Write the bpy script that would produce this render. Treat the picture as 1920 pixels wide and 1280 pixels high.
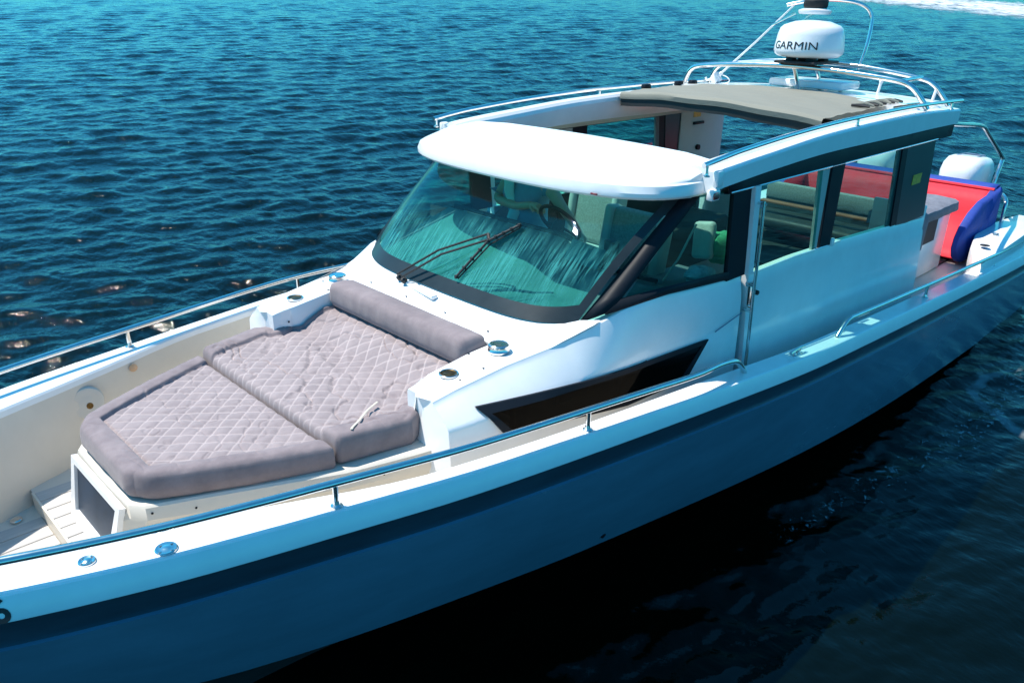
import bpy, bmesh, math, random
import numpy as np
from mathutils import Vector, Matrix, noise
from math import sin, cos, pi, radians, sqrt

for o in list(bpy.data.objects):
    bpy.data.objects.remove(o)
S = bpy.context.scene
COL = S.collection
random.seed(4)

# ------------------------------------------------------------------ boat attitude
TRIM, HEEL, LIFT = radians(3.5), radians(3.0), 0.35
RB = Matrix.Rotation(-TRIM, 4, 'Y') @ Matrix.Rotation(HEEL, 4, 'X')
TB = Matrix.Translation((0, 0, LIFT)) @ RB          # boat frame -> world

# ------------------------------------------------------------------ camera
def cam_axes(yaw, pit, rol):
    f = Vector((cos(pit)*cos(yaw), cos(pit)*sin(yaw), -sin(pit)))
    r = f.cross(Vector((0, 0, 1))).normalized()
    u = r.cross(f)
    return r*cos(rol)+u*sin(rol), -r*sin(rol)+u*cos(rol), f
cd = bpy.data.cameras.new("camera")
cam = bpy.data.objects.new("camera", cd)
COL.objects.link(cam)
r_, u_, f_ = cam_axes(radians(-134.867), radians(23.04), radians(1.238))
mb = Matrix(((r_.x, u_.x, -f_.x, 4.436), (r_.y, u_.y, -f_.y, 3.837), (r_.z, u_.z, -f_.z, 3.395), (0, 0, 0, 1)))
cam.matrix_world = TB @ mb
cd.sensor_width = 36
cd.lens = 28.03
cd.clip_start = 0.05
cd.clip_end = 9000
S.camera = cam
CAMW = cam.matrix_world.translation.copy()

# ------------------------------------------------------------------ light
S.view_settings.view_transform = 'Standard'
S.view_settings.look = 'None'
S.view_settings.gamma = 1
S.view_settings.use_curve_mapping = False
S.view_settings.exposure = 0.85
sun_b = Vector((cos(radians(-57))*cos(radians(62.5)), sin(radians(-57))*cos(radians(62.5)), sin(radians(62.5))))
sun_w = (RB.to_3x3() @ sun_b).normalized()
w = bpy.data.worlds.new("World")
S.world = w
w.use_nodes = True
nt = w.node_tree
nt.nodes.clear()
sky = nt.nodes.new('ShaderNodeTexSky')
sky.sky_type = 'NISHITA'
sky.sun_disc = False
sky.sun_elevation = math.asin(sun_w.z)
sky.sun_rotation = math.atan2(sun_w.x, sun_w.y)
sky.ozone_density = 3.0
sky.air_density = 1.0
sky.dust_density = 0.5
tint = nt.nodes.new('ShaderNodeMix')
tint.data_type = 'RGBA'; tint.blend_type = 'MULTIPLY'
tint.inputs['Factor'].default_value = 1
tint.inputs[7].default_value = (0.16, 0.91, 1.12, 1)
bg = nt.nodes.new('ShaderNodeBackground')
bg.inputs['Strength'].default_value = 0.105
wo = nt.nodes.new('ShaderNodeOutputWorld')
nt.links.new(sky.outputs[0], tint.inputs[6])
nt.links.new(tint.outputs[2], bg.inputs['Color'])
nt.links.new(bg.outputs[0], wo.inputs[0])
sl = bpy.data.lights.new("sun", 'SUN')
sl.energy = 4.0
sl.angle = radians(0.5)
sl.color = (1.0, 0.93, 0.84)
so = bpy.data.objects.new("sun", sl)
COL.objects.link(so)
so.rotation_euler = sun_w.to_track_quat('Z', 'Y').to_euler()
so.location = (0, 0, 20)

# ------------------------------------------------------------------ materials
MATS = {}
def new_mat(name):
    m = bpy.data.materials.new(name)
    m.use_nodes = True
    MATS[name] = m
    return m, m.node_tree, m.node_tree.nodes['Principled BSDF']

def mat(name, col, rough=0.5, metal=0.0, var=0.0, vscale=8.0, bump=0.0, bscale=60.0, coat=0.0, emis=None, trans=0.0, stretch=None, bdist=0.01):
    m, t, b = new_mat(name)
    b.inputs['Base Color'].default_value = (*col, 1)
    b.inputs['Roughness'].default_value = rough
    b.inputs['Metallic'].default_value = metal
    b.inputs['Coat Weight'].default_value = coat
    b.inputs['Coat Roughness'].default_value = 0.08
    tc = t.nodes.new('ShaderNodeTexCoord')
    mp = t.nodes.new('ShaderNodeMapping')
    t.links.new(tc.outputs['Object'], mp.inputs[0])
    if stretch: mp.inputs['Scale'].default_value = stretch
    if var > 0:
        n = t.nodes.new('ShaderNodeTexNoise'); n.inputs['Scale'].default_value = vscale
        n.inputs['Detail'].default_value = 6; n.inputs['Roughness'].default_value = 0.65
        t.links.new(mp.outputs[0], n.inputs['Vector'])
        r = t.nodes.new('ShaderNodeValToRGB')
        r.color_ramp.elements[0].position = 0.3; r.color_ramp.elements[1].position = 0.7
        r.color_ramp.elements[0].color = (*[c*(1-var) for c in col], 1)
        r.color_ramp.elements[1].color = (*[min(1, c*(1+var*0.6)) for c in col], 1)
        t.links.new(n.outputs['Fac'], r.inputs[0])
        t.links.new(r.outputs[0], b.inputs['Base Color'])
        mr = t.nodes.new('ShaderNodeMapRange')
        mr.inputs['To Min'].default_value = max(0.02, rough*0.8); mr.inputs['To Max'].default_value = min(1, rough*1.25)
        t.links.new(n.outputs['Fac'], mr.inputs['Value'])
        t.links.new(mr.outputs[0], b.inputs['Roughness'])
    if bump > 0:
        n2 = t.nodes.new('ShaderNodeTexNoise'); n2.inputs['Scale'].default_value = bscale
        n2.inputs['Detail'].default_value = 4
        t.links.new(mp.outputs[0], n2.inputs['Vector'])
        bp = t.nodes.new('ShaderNodeBump'); bp.inputs['Strength'].default_value = bump; bp.inputs['Distance'].default_value = bdist
        t.links.new(n2.outputs['Fac'], bp.inputs['Height'])
        t.links.new(bp.outputs[0], b.inputs['Normal'])
    return m

white = mat('white_gelcoat', (0.84, 0.84, 0.83), 0.24, var=0.05, vscale=5, coat=0.4, bump=0.02, bscale=4, bdist=0.02)
cream = mat('cream_gelcoat', (0.66, 0.61, 0.53), 0.45, var=0.05, vscale=4, bump=0.15, bscale=400, bdist=0.001)
hullm = mat('slate_blue_hull_paint', (0.10, 0.21, 0.30), 0.25, var=0.18, vscale=1.6, coat=0.5, bump=0.03, bscale=5, bdist=0.02, stretch=(0.5, 1, 1.5))
hullshade = mat('shaded_hull_band', (0.028, 0.06, 0.085), 0.3, var=0.3, vscale=3, coat=0.3, stretch=(0.4, 1, 2))  # shade of the hollow under the gunwale, painted as a darker hull colour
antif = mat('dark_antifouling', (0.02, 0.025, 0.03), 0.6, var=0.2)
steel = mat('polished_steel', (0.72, 0.70, 0.67), 0.16, 1.0, var=0.1, vscale=20)
dark = mat('black_trim', (0.010, 0.014, 0.02), 0.5, var=0.2, vscale=6)
rubber = mat('black_rubber', (0.015, 0.015, 0.016), 0.6, var=0.3, vscale=30)
panelm = mat('dark_tinted_panel', (0.02, 0.03, 0.035), 0.3, var=0.3, vscale=2)
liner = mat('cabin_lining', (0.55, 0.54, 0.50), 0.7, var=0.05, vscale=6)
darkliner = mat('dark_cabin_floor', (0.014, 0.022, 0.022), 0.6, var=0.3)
dashm = mat('pale_dashboard', (0.11, 0.14, 0.15), 0.6, var=0.12, vscale=5, bump=0.2, bscale=90)
seatm = mat('pale_seat_leather', (0.46, 0.46, 0.42), 0.55, var=0.1, vscale=10, bump=0.2, bscale=60)
seatgrey = mat('mottled_seat_fabric', (0.25, 0.27, 0.25), 0.8, var=0.35, vscale=60, bump=0.3, bscale=200)
canvas = mat('grey_beige_canvas', (0.21, 0.21, 0.175), 0.85, var=0.07, vscale=5, bump=0.35, bscale=30, stretch=(6, 0.7, 1), bdist=0.006)
canvasdark = mat('dark_canvas_edge', (0.03, 0.035, 0.035), 0.8, var=0.2)
red = mat('red_vinyl', (0.70, 0.02, 0.04), 0.7, var=0.15, vscale=4, bump=0.25, bscale=6, bdist=0.02)
blue = mat('blue_vinyl', (0.015, 0.05, 0.30), 0.7, var=0.2, vscale=4, bump=0.3, bscale=14, bdist=0.02, stretch=(3, 1, 0.6))
greyc = mat('grey_cover_fabric', (0.17, 0.18, 0.22), 0.85, var=0.2, vscale=8, bump=0.5, bscale=14, bdist=0.02)
enginem = mat('white_cowling', (0.78, 0.79, 0.80), 0.25, var=0.03, coat=0.5)
engline = mat('blue_grey_stripe', (0.12, 0.18, 0.28), 0.4)
wood = mat('varnished_wood', (0.28, 0.10, 0.04), 0.4, var=0.3, vscale=6, stretch=(1, 1, 8))
deckm = mat('pale_deck_board', (0.48, 0.46, 0.44), 0.75, var=0.16, vscale=9, bump=0.3, bscale=60, stretch=(0.35, 4, 4), bdist=0.002)
dark.node_tree.nodes['Principled BSDF'].inputs['Specular IOR Level'].default_value = 0.15
panelm.node_tree.nodes['Principled BSDF'].inputs['Specular IOR Level'].default_value = 0.3
seam = mat('deck_seam', (0.16, 0.15, 0.14), 0.8)
skinm = mat('skin', (0.60, 0.36, 0.26), 0.5, var=0.08, vscale=20)
shirtm = mat('blue_shirt_fabric', (0.10, 0.32, 0.45), 0.85, var=0.1, vscale=30)
shirtw = mat('white_shirt_print', (0.75, 0.78, 0.74), 0.8)
trousm = mat('dark_shorts_fabric', (0.03, 0.04, 0.06), 0.85)
hairm = mat('brown_hair', (0.05, 0.03, 0.02), 0.7)
towelm = mat('blue_towel', (0.30, 0.55, 0.62), 0.95, var=0.3, vscale=25, bump=0.8, bscale=60)
bagm = mat('green_bag_fabric', (0.05, 0.30, 0.14), 0.8, var=0.4, vscale=14, bump=0.5, bscale=20)
redlens = mat('red_lens', (0.18, 0.005, 0.01), 0.12, coat=1)
yellow = mat('yellow_sticker', (0.75, 0.42, 0.06), 0.5, var=0.4, vscale=30)
gold = mat('brass_inside', (0.16, 0.10, 0.04), 0.35, 1.0, var=0.6, vscale=40)
printblack = mat('black_print', (0.01, 0.01, 0.012), 0.5)
printblue = mat('blue_print', (0.01, 0.06, 0.40), 0.5)
rope_m = mat('pale_rope', (0.62, 0.56, 0.46), 0.9, var=0.15, vscale=60)
orange = mat('orange_reflection', (0.75, 0.45, 0.25), 0.6, var=0.2, vscale=40)  # colour of a reflected glint, painted in
beige = mat('beige_cap_fabric', (0.55, 0.38, 0.22), 0.8, var=0.15, vscale=10)

def fabric_mat():
    m, t, b = new_mat('grey_quilted_fabric')
    at = t.nodes.new('ShaderNodeAttribute'); at.attribute_name = 'stitch'
    tc = t.nodes.new('ShaderNodeTexCoord')
    n = t.nodes.new('ShaderNodeTexNoise'); n.inputs['Scale'].default_value = 5; n.inputs['Detail'].default_value = 8; n.inputs['Roughness'].default_value = 0.7
    t.links.new(tc.outputs['Object'], n.inputs['Vector'])
    r = t.nodes.new('ShaderNodeValToRGB')
    r.color_ramp.elements[0].position = 0.3; r.color_ramp.elements[1].position = 0.72
    r.color_ramp.elements[0].color = (0.158, 0.126, 0.135, 1); r.color_ramp.elements[1].color = (0.265, 0.216, 0.222, 1)
    t.links.new(n.outputs['Fac'], r.inputs[0])
    mx = t.nodes.new('ShaderNodeMix'); mx.data_type = 'RGBA'
    mx.inputs[7].default_value = (0.46, 0.39, 0.385, 1)
    t.links.new(at.outputs['Fac'], mx.inputs[0]); t.links.new(r.outputs[0], mx.inputs[6])
    t.links.new(mx.outputs[2], b.inputs['Base Color'])
    b.inputs['Roughness'].default_value = 0.92
    b.inputs['Sheen Weight'].default_value = 0.15
    n2 = t.nodes.new('ShaderNodeTexNoise'); n2.inputs['Scale'].default_value = 260; n2.inputs['Detail'].default_value = 3
    t.links.new(tc.outputs['Object'], n2.inputs['Vector'])
    bp = t.nodes.new('ShaderNodeBump'); bp.inputs['Strength'].default_value = 0.35; bp.inputs['Distance'].default_value = 0.002
    t.links.new(n2.outputs['Fac'], bp.inputs['Height']); t.links.new(bp.outputs[0], b.inputs['Normal'])
    return m
fabric = fabric_mat()

def glass_mat(name, tintc, film=0.0, filmcol=(0.4, 0.8, 0.75), rough=0.004, ior=1.5, streak=False):
    m = bpy.data.materials.new(name); m.use_nodes = True; t = m.node_tree; t.nodes.clear()
    out = t.nodes.new('ShaderNodeOutputMaterial')
    tr = t.nodes.new('ShaderNodeBsdfTransparent'); tr.inputs[0].default_value = (*tintc, 1)
    gl = t.nodes.new('ShaderNodeBsdfGlossy'); gl.inputs['Roughness'].default_value = rough
    fr = t.nodes.new('ShaderNodeFresnel')
    ge = t.nodes.new('ShaderNodeNewGeometry'); im = t.nodes.new('ShaderNodeMapRange')   # same reflectance from both sides of the sheet
    im.inputs['To Min'].default_value = ior; im.inputs['To Max'].default_value = 1/ior
    t.links.new(ge.outputs['Backfacing'], im.inputs['Value']); t.links.new(im.outputs[0], fr.inputs[0])
    mx = t.nodes.new('ShaderNodeMixShader')
    t.links.new(fr.outputs[0], mx.inputs[0]); t.links.new(tr.outputs[0], mx.inputs[1]); t.links.new(gl.outputs[0], mx.inputs[2])
    last = mx
    if streak:
        # water streaks down the slope; teal film paints in the lit dash's glow
        tc = t.nodes.new('ShaderNodeTexCoord'); mp = t.nodes.new('ShaderNodeMapping')
        mp.inputs['Scale'].default_value = (5, 75, 5)
        t.links.new(tc.outputs['Object'], mp.inputs[0])
        n = t.nodes.new('ShaderNodeTexNoise'); n.inputs['Scale'].default_value = 1; n.inputs['Detail'].default_value = 5; n.inputs['Roughness'].default_value = 0.6
        n.inputs['Distortion'].default_value = 0.4
        t.links.new(mp.outputs[0], n.inputs['Vector'])
        mr = t.nodes.new('ShaderNodeMapRange'); mr.inputs['From Min'].default_value = 0.40; mr.inputs['From Max'].default_value = 0.62
        mr.inputs['To Min'].default_value = 0.0; mr.inputs['To Max'].default_value = film
        t.links.new(n.outputs['Fac'], mr.inputs['Value'])
        n3 = t.nodes.new('ShaderNodeTexNoise'); n3.inputs['Scale'].default_value = 3.0; n3.inputs['Detail'].default_value = 4
        t.links.new(tc.outputs['Object'], n3.inputs['Vector'])
        mu = t.nodes.new('ShaderNodeMath'); mu.operation = 'MULTIPLY'
        r3 = t.nodes.new('ShaderNodeMapRange'); r3.inputs['From Min'].default_value = 0.35; r3.inputs['From Max'].default_value = 0.6
        t.links.new(n3.outputs['Fac'], r3.inputs['Value'])
        t.links.new(mr.outputs[0], mu.inputs[0]); t.links.new(r3.outputs[0], mu.inputs[1])
        sx = t.nodes.new('ShaderNodeSeparateXYZ'); t.links.new(tc.outputs['Object'], sx.inputs[0])
        rz_ = t.nodes.new('ShaderNodeMapRange'); rz_.inputs['From Min'].default_value = 2.10; rz_.inputs['From Max'].default_value = 1.95   # painted glow fades out above the dash line
        t.links.new(sx.outputs['Z'], rz_.inputs['Value'])
        mu2 = t.nodes.new('ShaderNodeMath'); mu2.operation = 'MULTIPLY'
        t.links.new(mu.outputs[0], mu2.inputs[0]); t.links.new(rz_.outputs[0], mu2.inputs[1]); mu = mu2
        tl = t.nodes.new('ShaderNodeBsdfTranslucent'); tl.inputs[0].default_value = (*filmcol, 1)
        df = t.nodes.new('ShaderNodeBsdfDiffuse'); df.inputs[0].default_value = (*filmcol, 1)
        ad = t.nodes.new('ShaderNodeMixShader'); ad.inputs[0].default_value = 0.5
        t.links.new(tl.outputs[0], ad.inputs[1]); t.links.new(df.outputs[0], ad.inputs[2])
        m2 = t.nodes.new('ShaderNodeMixShader')
        t.links.new(mu.outputs[0], m2.inputs[0]); t.links.new(mx.outputs[0], m2.inputs[1]); t.links.new(ad.outputs[0], m2.inputs[2])
        bp = t.nodes.new('ShaderNodeBump'); bp.inputs['Strength'].default_value = 0.08; bp.inputs['Distance'].default_value = 0.004
        t.links.new(n.outputs['Fac'], bp.inputs['Height']); t.links.new(bp.outputs[0], gl.inputs['Normal'])
        last = m2
    t.links.new(last.outputs[0], out.inputs[0])
    MATS[name] = m
    return m
ws_glass = glass_mat('green_windscreen_glass', (0.36, 0.94, 0.85), 0.85, (0.10, 0.52, 0.50), streak=True)
side_glass = glass_mat('green_side_glass', (0.30, 0.66, 0.57))
hull_glass = glass_mat('smoked_cabin_glass', (0.018, 0.028, 0.035), ior=1.18)
smoke_glass = mat('dark_hatch_glass', (0.035, 0.05, 0.075), 0.35, var=0.4, vscale=4)
smoke_glass.node_tree.nodes['Principled BSDF'].inputs['Specular IOR Level'].default_value = 0.15

def water_mat():
    m, t, b = new_mat('sea_water')
    b.inputs['Base Color'].default_value = (0.0009, 0.0022, 0.0008, 1)
    b.inputs['Roughness'].default_value = 0.05
    b.inputs['IOR'].default_value = 1.34
    geo = t.nodes.new('ShaderNodeNewGeometry')
    mp = t.nodes.new('ShaderNodeMapping'); mp.inputs['Rotation'].default_value = (0, 0, radians(-64)); mp.inputs['Scale'].default_value = (1.7, 0.9, 1)
    t.links.new(geo.outputs['Position'], mp.inputs[0])
    n = t.nodes.new('ShaderNodeTexNoise'); n.inputs['Scale'].default_value = 6.0; n.inputs['Detail'].default_value = 6; n.inputs['Roughness'].default_value = 0.58; n.inputs['Distortion'].default_value = 0.3
    t.links.new(mp.outputs[0], n.inputs['Vector'])
    bp = t.nodes.new('ShaderNodeBump'); bp.inputs['Strength'].default_value = 0.5; bp.inputs['Distance'].default_value = 0.035
    t.links.new(n.outputs['Fac'], bp.inputs['Height'])
    n2 = t.nodes.new('ShaderNodeTexNoise'); n2.inputs['Scale'].default_value = 2.8; n2.inputs['Detail'].default_value = 3; n2.inputs['Roughness'].default_value = 0.5
    t.links.new(mp.outputs[0], n2.inputs['Vector'])
    bp2 = t.nodes.new('ShaderNodeBump'); bp2.inputs['Strength'].default_value = 0.5; bp2.inputs['Distance'].default_value = 0.085
    t.links.new(n2.outputs['Fac'], bp2.inputs['Height']); t.links.new(bp.outputs[0], bp2.inputs['Normal'])
    t.links.new(bp2.outputs[0], b.inputs['Normal'])
    vd = t.nodes.new('ShaderNodeVectorMath'); vd.operation = 'DISTANCE'; vd.inputs[1].default_value = (0.5, 4.5, 0)
    t.links.new(geo.outputs['Position'], vd.inputs[0])
    for bb_, st_ in ((bp, 0.5), (bp2, 0.5)):
        lr = t.nodes.new('ShaderNodeMapRange'); lr.inputs['From Min'].default_value = 2.5; lr.inputs['From Max'].default_value = 9.0
        lr.inputs['To Min'].default_value = st_*0.35; lr.inputs['To Max'].default_value = st_
        t.links.new(vd.outputs['Value'], lr.inputs['Value']); t.links.new(lr.outputs[0], bb_.inputs['Strength'])
    return m
water = water_mat()

def foam_mat(name, lo, hi, scale, col=(0.8, 0.85, 0.87), stretch=(1, 1, 1), edge=True, maxop=1.0):
    m, t, b = new_mat(name)
    b.inputs['Base Color'].default_value = (*col, 1); b.inputs['Roughness'].default_value = 0.8
    geo = t.nodes.new('ShaderNodeNewGeometry'); mp = t.nodes.new('ShaderNodeMapping'); mp.inputs['Scale'].default_value = stretch
    t.links.new(geo.outputs['Position'], mp.inputs[0])
    n = t.nodes.new('ShaderNodeTexNoise'); n.inputs['Scale'].default_value = scale; n.inputs['Detail'].default_value = 9; n.inputs['Roughness'].default_value = 0.7; n.inputs['Distortion'].default_value = 0.8
    t.links.new(mp.outputs[0], n.inputs['Vector'])
    at = t.nodes.new('ShaderNodeAttribute'); at.attribute_name = 'dens'
    ad = t.nodes.new('ShaderNodeMath'); ad.operation = 'MULTIPLY_ADD'; ad.inputs[1].default_value = 0.35
    t.links.new(at.outputs['Fac'], ad.inputs[0]); t.links.new(n.outputs['Fac'], ad.inputs[2])
    mr = t.nodes.new('ShaderNodeMapRange'); mr.inputs['From Min'].default_value = lo; mr.inputs['From Max'].default_value = hi; mr.inputs['To Max'].default_value = maxop
    t.links.new(ad.outputs[0], mr.inputs['Value'])
    t.links.new(mr.outputs[0], b.inputs['Alpha'])
    return m

# ------------------------------------------------------------------ helpers
def thing(name, label, cat, base=(0, 0, 0), group=None):
    o = bpy.data.objects.new(name, None)
    o.empty_display_size = 0.2
    COL.objects.link(o)
    o.matrix_world = TB @ Matrix.Translation(base)
    o['label'] = label; o['category'] = cat
    if group: o['group'] = group
    o['_b'] = base
    return o

def base_of(p):
    while p.parent: p = p.parent
    return Vector(p['_b'])

class MB:
    def __init__(s):
        s.v = []; s.f = []; s.mi = []; s.attr = None; s.aname = None
    def add(s, vs, fs, mi=0):
        o = len(s.v)
        s.v += [tuple(p) for p in vs]
        s.f += [tuple(i+o for i in q) for q in fs]
        s.mi += [mi]*len(fs)
        return s
    def grid(s, rows, closed_u=False, closed_v=False, mi=0, cap=False):
        n = len(rows); m = len(rows[0]); vs = [p for r in rows for p in r]; fs = []
        for i in range(n if closed_u else n-1):
            for j in range(m if closed_v else m-1):
                a = i*m+j; b = i*m+(j+1) % m; i2 = (i+1) % n
                fs.append((a, b, i2*m+(j+1) % m, i2*m+j))
        if cap:
            fs.append(tuple(reversed(range(m)))); fs.append(tuple((n-1)*m+j for j in range(m)))
        return s.add(vs, fs, mi)
    def box(s, c, size, rot=None, bevel=0.0, seg=2, mi=0):
        bm = bmesh.new(); bmesh.ops.create_cube(bm, size=1)
        for v in bm.verts: v.co = Vector((v.co.x*size[0], v.co.y*size[1], v.co.z*size[2]))
        if bevel > 0: bmesh.ops.bevel(bm, geom=bm.edges[:], offset=bevel, segments=seg, affect='EDGES', profile=0.5)
        M = Matrix.Translation(c)
        if rot is not None: M = M @ (rot.to_4x4() if hasattr(rot, 'to_4x4') else rot)
        bm.transform(M); bm.verts.index_update()
        s.add([v.co[:] for v in bm.verts], [[v.index for v in f.verts] for f in bm.faces], mi); bm.free(); return s
    def prism(s, out, z0, z1, bevel=0.0, seg=2, mi=0, M=None):
        """outline (x,y) list counter-clockwise, extruded z0..z1 ; z may be functions of (x,y)"""
        bm = bmesh.new()
        g = lambda z, p: z(p[0], p[1]) if callable(z) else z
        lo = [bm.verts.new((p[0], p[1], g(z0, p))) for p in out]; hi = [bm.verts.new((p[0], p[1], g(z1, p))) for p in out]
        n = len(out)
        bm.faces.new(list(reversed(lo))); bm.faces.new(hi)
        for i in range(n): bm.faces.new((lo[i], lo[(i+1) % n], hi[(i+1) % n], hi[i]))
        if bevel > 0:
            bmesh.ops.bevel(bm, geom=bm.edges[:], offset=bevel, segments=seg, affect='EDGES', profile=0.5)
        if M is not None: bm.transform(M)
        bm.verts.index_update()
        s.add([v.co[:] for v in bm.verts], [[v.index for v in f.verts] for f in bm.faces], mi); bm.free(); return s
    def tube(s, pts, r, n=10, smooth=0, cap=True, mi=0):
        P = [Vector(p) for p in pts]
        if smooth:
            Q = []
            for i in range(len(P)-1):
                p0 = P[max(i-1, 0)]; p1 = P[i]; p2 = P[i+1]; p3 = P[min(i+2, len(P)-1)]
                for k in range(smooth):
                    t = k/smooth
                    Q.append(0.5*((2*p1)+(-p0+p2)*t+(2*p0-5*p1+4*p2-p3)*t*t+(-p0+3*p1-3*p2+p3)*t**3))
            Q.append(P[-1]); P = Q
        R = r if isinstance(r, (list, tuple)) else [r]*len(P)
        if len(R) != len(P):
            R = [np.interp(i/(len(P)-1), np.linspace(0, 1, len(r)), r) for i in range(len(P))]
        rows = []; up = None
        for i, p in enumerate(P):
            d = (P[min(i+1, len(P)-1)]-P[max(i-1, 0)]).normalized()
            if up is None:
                up = Vector((0, 0, 1)) if abs(d.z) < 0.9 else Vector((1, 0, 0))
            a = d.cross(up).normalized(); up = a.cross(d).normalized()
            rows.append([p+(a*cos(2*pi*k/n)+up*sin(2*pi*k/n))*float(R[i]) for k in range(n)])
        return s.grid(rows, closed_v=True, cap=cap, mi=mi)
    def lathe(s, prof, c, axis=(0, 0, 1), n=32, mi=0, cap=False):
        q = Vector((0, 0, 1)).rotation_difference(Vector(axis)); c = Vector(c)
        rows = [[c+q @ Vector((r*cos(2*pi*k/n), r*sin(2*pi*k/n), z)) for k in range(n)] for r, z in prof]
        return s.grid(rows, closed_v=True, cap=cap, mi=mi)
    def build(s, name, m, parent=None, label=None, cat=None, base=None, group=None, smooth=35, sub=0, solid=0.0, world=False, kind=None, recalc=True):
        off = Vector((0, 0, 0))
        if parent is not None: off = base_of(parent)
        elif base is not None: off = Vector(base)
        me = bpy.data.meshes.new(name)
        V = [(p[0]-off.x, p[1]-off.y, p[2]-off.z) for p in s.v]
        me.from_pydata(V, [], s.f)
        ms = m if isinstance(m, (list, tuple)) else [m]
        for x in ms: me.materials.append(x)
        if len(ms) > 1: me.polygons.foreach_set('material_index', s.mi)
        if recalc and len(s.f) < 60000:
            bm = bmesh.new(); bm.from_mesh(me)
            bmesh.ops.remove_doubles(bm, verts=bm.verts, dist=1e-5) if s.attr is None else None
            bmesh.ops.recalc_face_normals(bm, faces=bm.faces); bm.to_mesh(me); bm.free()
        me.polygons.foreach_set('use_smooth', [True]*len(me.polygons))
        if smooth < 180: me.set_sharp_from_angle(angle=radians(smooth))
        if s.attr is not None:
            a = me.attributes.new(s.aname, 'FLOAT', 'POINT'); a.data.foreach_set('value', s.attr)
        o = bpy.data.objects.new(name, me); COL.objects.link(o)
        if parent is not None: o.parent = parent
        elif not world: o.matrix_world = TB @ Matrix.Translation(off)
        if solid:
            md = o.modifiers.new('thickness', 'SOLIDIFY'); md.thickness = solid; md.offset = 0
        if sub:
            md = o.modifiers.new('sub', 'SUBSURF'); md.levels = sub; md.render_levels = sub
        if label: o['label'] = label
        if cat: o['category'] = cat; o['_b'] = tuple(off)
        if group: o['group'] = group
        if kind: o['kind'] = kind
        return o

def mirror(pts): return [(p[0], -p[1], p[2]) for p in pts]
def lerp(a, b, t): return a+(b-a)*t

# ================================================================== SEA
rng = np.random.default_rng(7)
NW = 200
lam = np.exp(rng.uniform(np.log(0.08), np.log(1.25), NW))
# wind runs roughly towards the viewer: crests lie across the view
wdir = radians(64)
th = wdir + rng.normal(0, 0.42, NW)
KX = 2*pi/lam*np.cos(th); KY = 2*pi/lam*np.sin(th)
AMP = 0.0029*lam**0.95
PH = rng.uniform(0, 2*pi, NW)
def sea_height(X, Y, step=None):
    Z = np.zeros_like(X)
    for i in range(NW):
        a = AMP[i]
        if step is not None:
            a = a*np.clip((lam[i]/step-2.2)/2.0, 0, 1)
        ph = KX[i]*X+KY[i]*Y+PH[i]
        sn = np.sin(ph)
        Z += a*(sn+0.18*np.cos(2*ph))
    return Z
def sea():
    cx, cy = CAMW.x, CAMW.y
    rad = [0.0]
    r = 0.6
    while r < 4000:
        rad.append(r)
        r += max(0.028, r*0.0040) if r < 70 else r*0.05
    rad = np.array(rad)
    va = math.atan2(-0.7, -0.7)
    fine = np.linspace(va-radians(52), va+radians(52), 900)
    coarse = np.linspace(va+radians(52), va-radians(52)+2*pi, 90)[1:-1]
    ang = np.concatenate([fine, coarse])
    Rr, A = np.meshgrid(rad, ang, indexing='ij')
    X = cx+Rr*np.cos(A); Y = cy+Rr*np.sin(A)
    step = np.maximum(np.maximum(0.028, Rr*0.0040), Rr*0.0021)
    far = np.clip((70-Rr)/25, 0, 1)
    lee = 1-0.6*np.exp(-((X+1)/7)**2-((Y-4.0)/3.0)**2)       # flatter water in the lee of the hull
    Z = sea_height(X, Y, step)*far*lee
    n, m = X.shape
    co = np.stack([X, Y, Z], -1).reshape(-1, 3)
    i = np.arange(n-1)[:, None]; j = np.arange(m)[None, :]; j2 = (j+1) % m
    F = np.stack([i*m+j, (i+1)*m+j, (i+1)*m+j2, i*m+j2], -1).reshape(-1, 4)
    me = bpy.data.meshes.new('sea')
    me.vertices.add(len(co)); me.vertices.foreach_set('co', co.astype(np.float32).ravel())
    me.loops.add(F.size); me.loops.foreach_set('vertex_index', F.astype(np.int32).ravel())
    me.polygons.add(len(F)); me.polygons.foreach_set('loop_start', np.arange(0, F.size, 4, dtype=np.int32))
    me.polygons.foreach_set('use_smooth', np.ones(len(F), dtype=bool))
    me.update(); me.validate()
    me.materials.append(water)
    o = bpy.data.objects.new('sea', me); COL.objects.link(o); o['kind'] = 'structure'
    print('sea quads', len(F))
sea()

def foam_sheet(name, cpts, widths, m, nu=260, nv=40):
    """a ribbon of foam floating on the waves, along a path in world metres"""
    P = [Vector((x, y, 0)) for x, y in cpts]
    ts = np.linspace(0, len(P)-1, nu); X = np.zeros((nu, nv)); Y = np.zeros((nu, nv)); D = np.zeros((nu, nv))
    for i, t in enumerate(ts):
        k = min(int(t), len(P)-2); f = t-k; p = P[k].lerp(P[k+1], f); d = (P[k+1]-P[k]).normalized(); nrm = Vector((-d.y, d.x, 0))
        wd = lerp(widths[k], widths[k+1], f)
        for j in range(nv):
            s = j/(nv-1)*2-1
            q = p+nrm*(s*wd); X[i, j] = q.x; Y[i, j] = q.y
            D[i, j] = (1-abs(s)**2)*min(1, 6*i/nu, 6*(nu-i)/nu)
    Z = sea_height(X, Y, np.full_like(X, 0.08))*(1-0.6*np.exp(-((X+1)/7)**2-((Y-4.0)/3.0)**2))+0.012
    b = MB()
    b.grid([[(X[i, j], Y[i, j], Z[i, j]) for j in range(nv)] for i in range(nu)])
    b.attr = D.ravel().tolist(); b.aname = 'dens'
    return b.build(name, m, world=True, kind='stuff', recalc=False)

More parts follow.
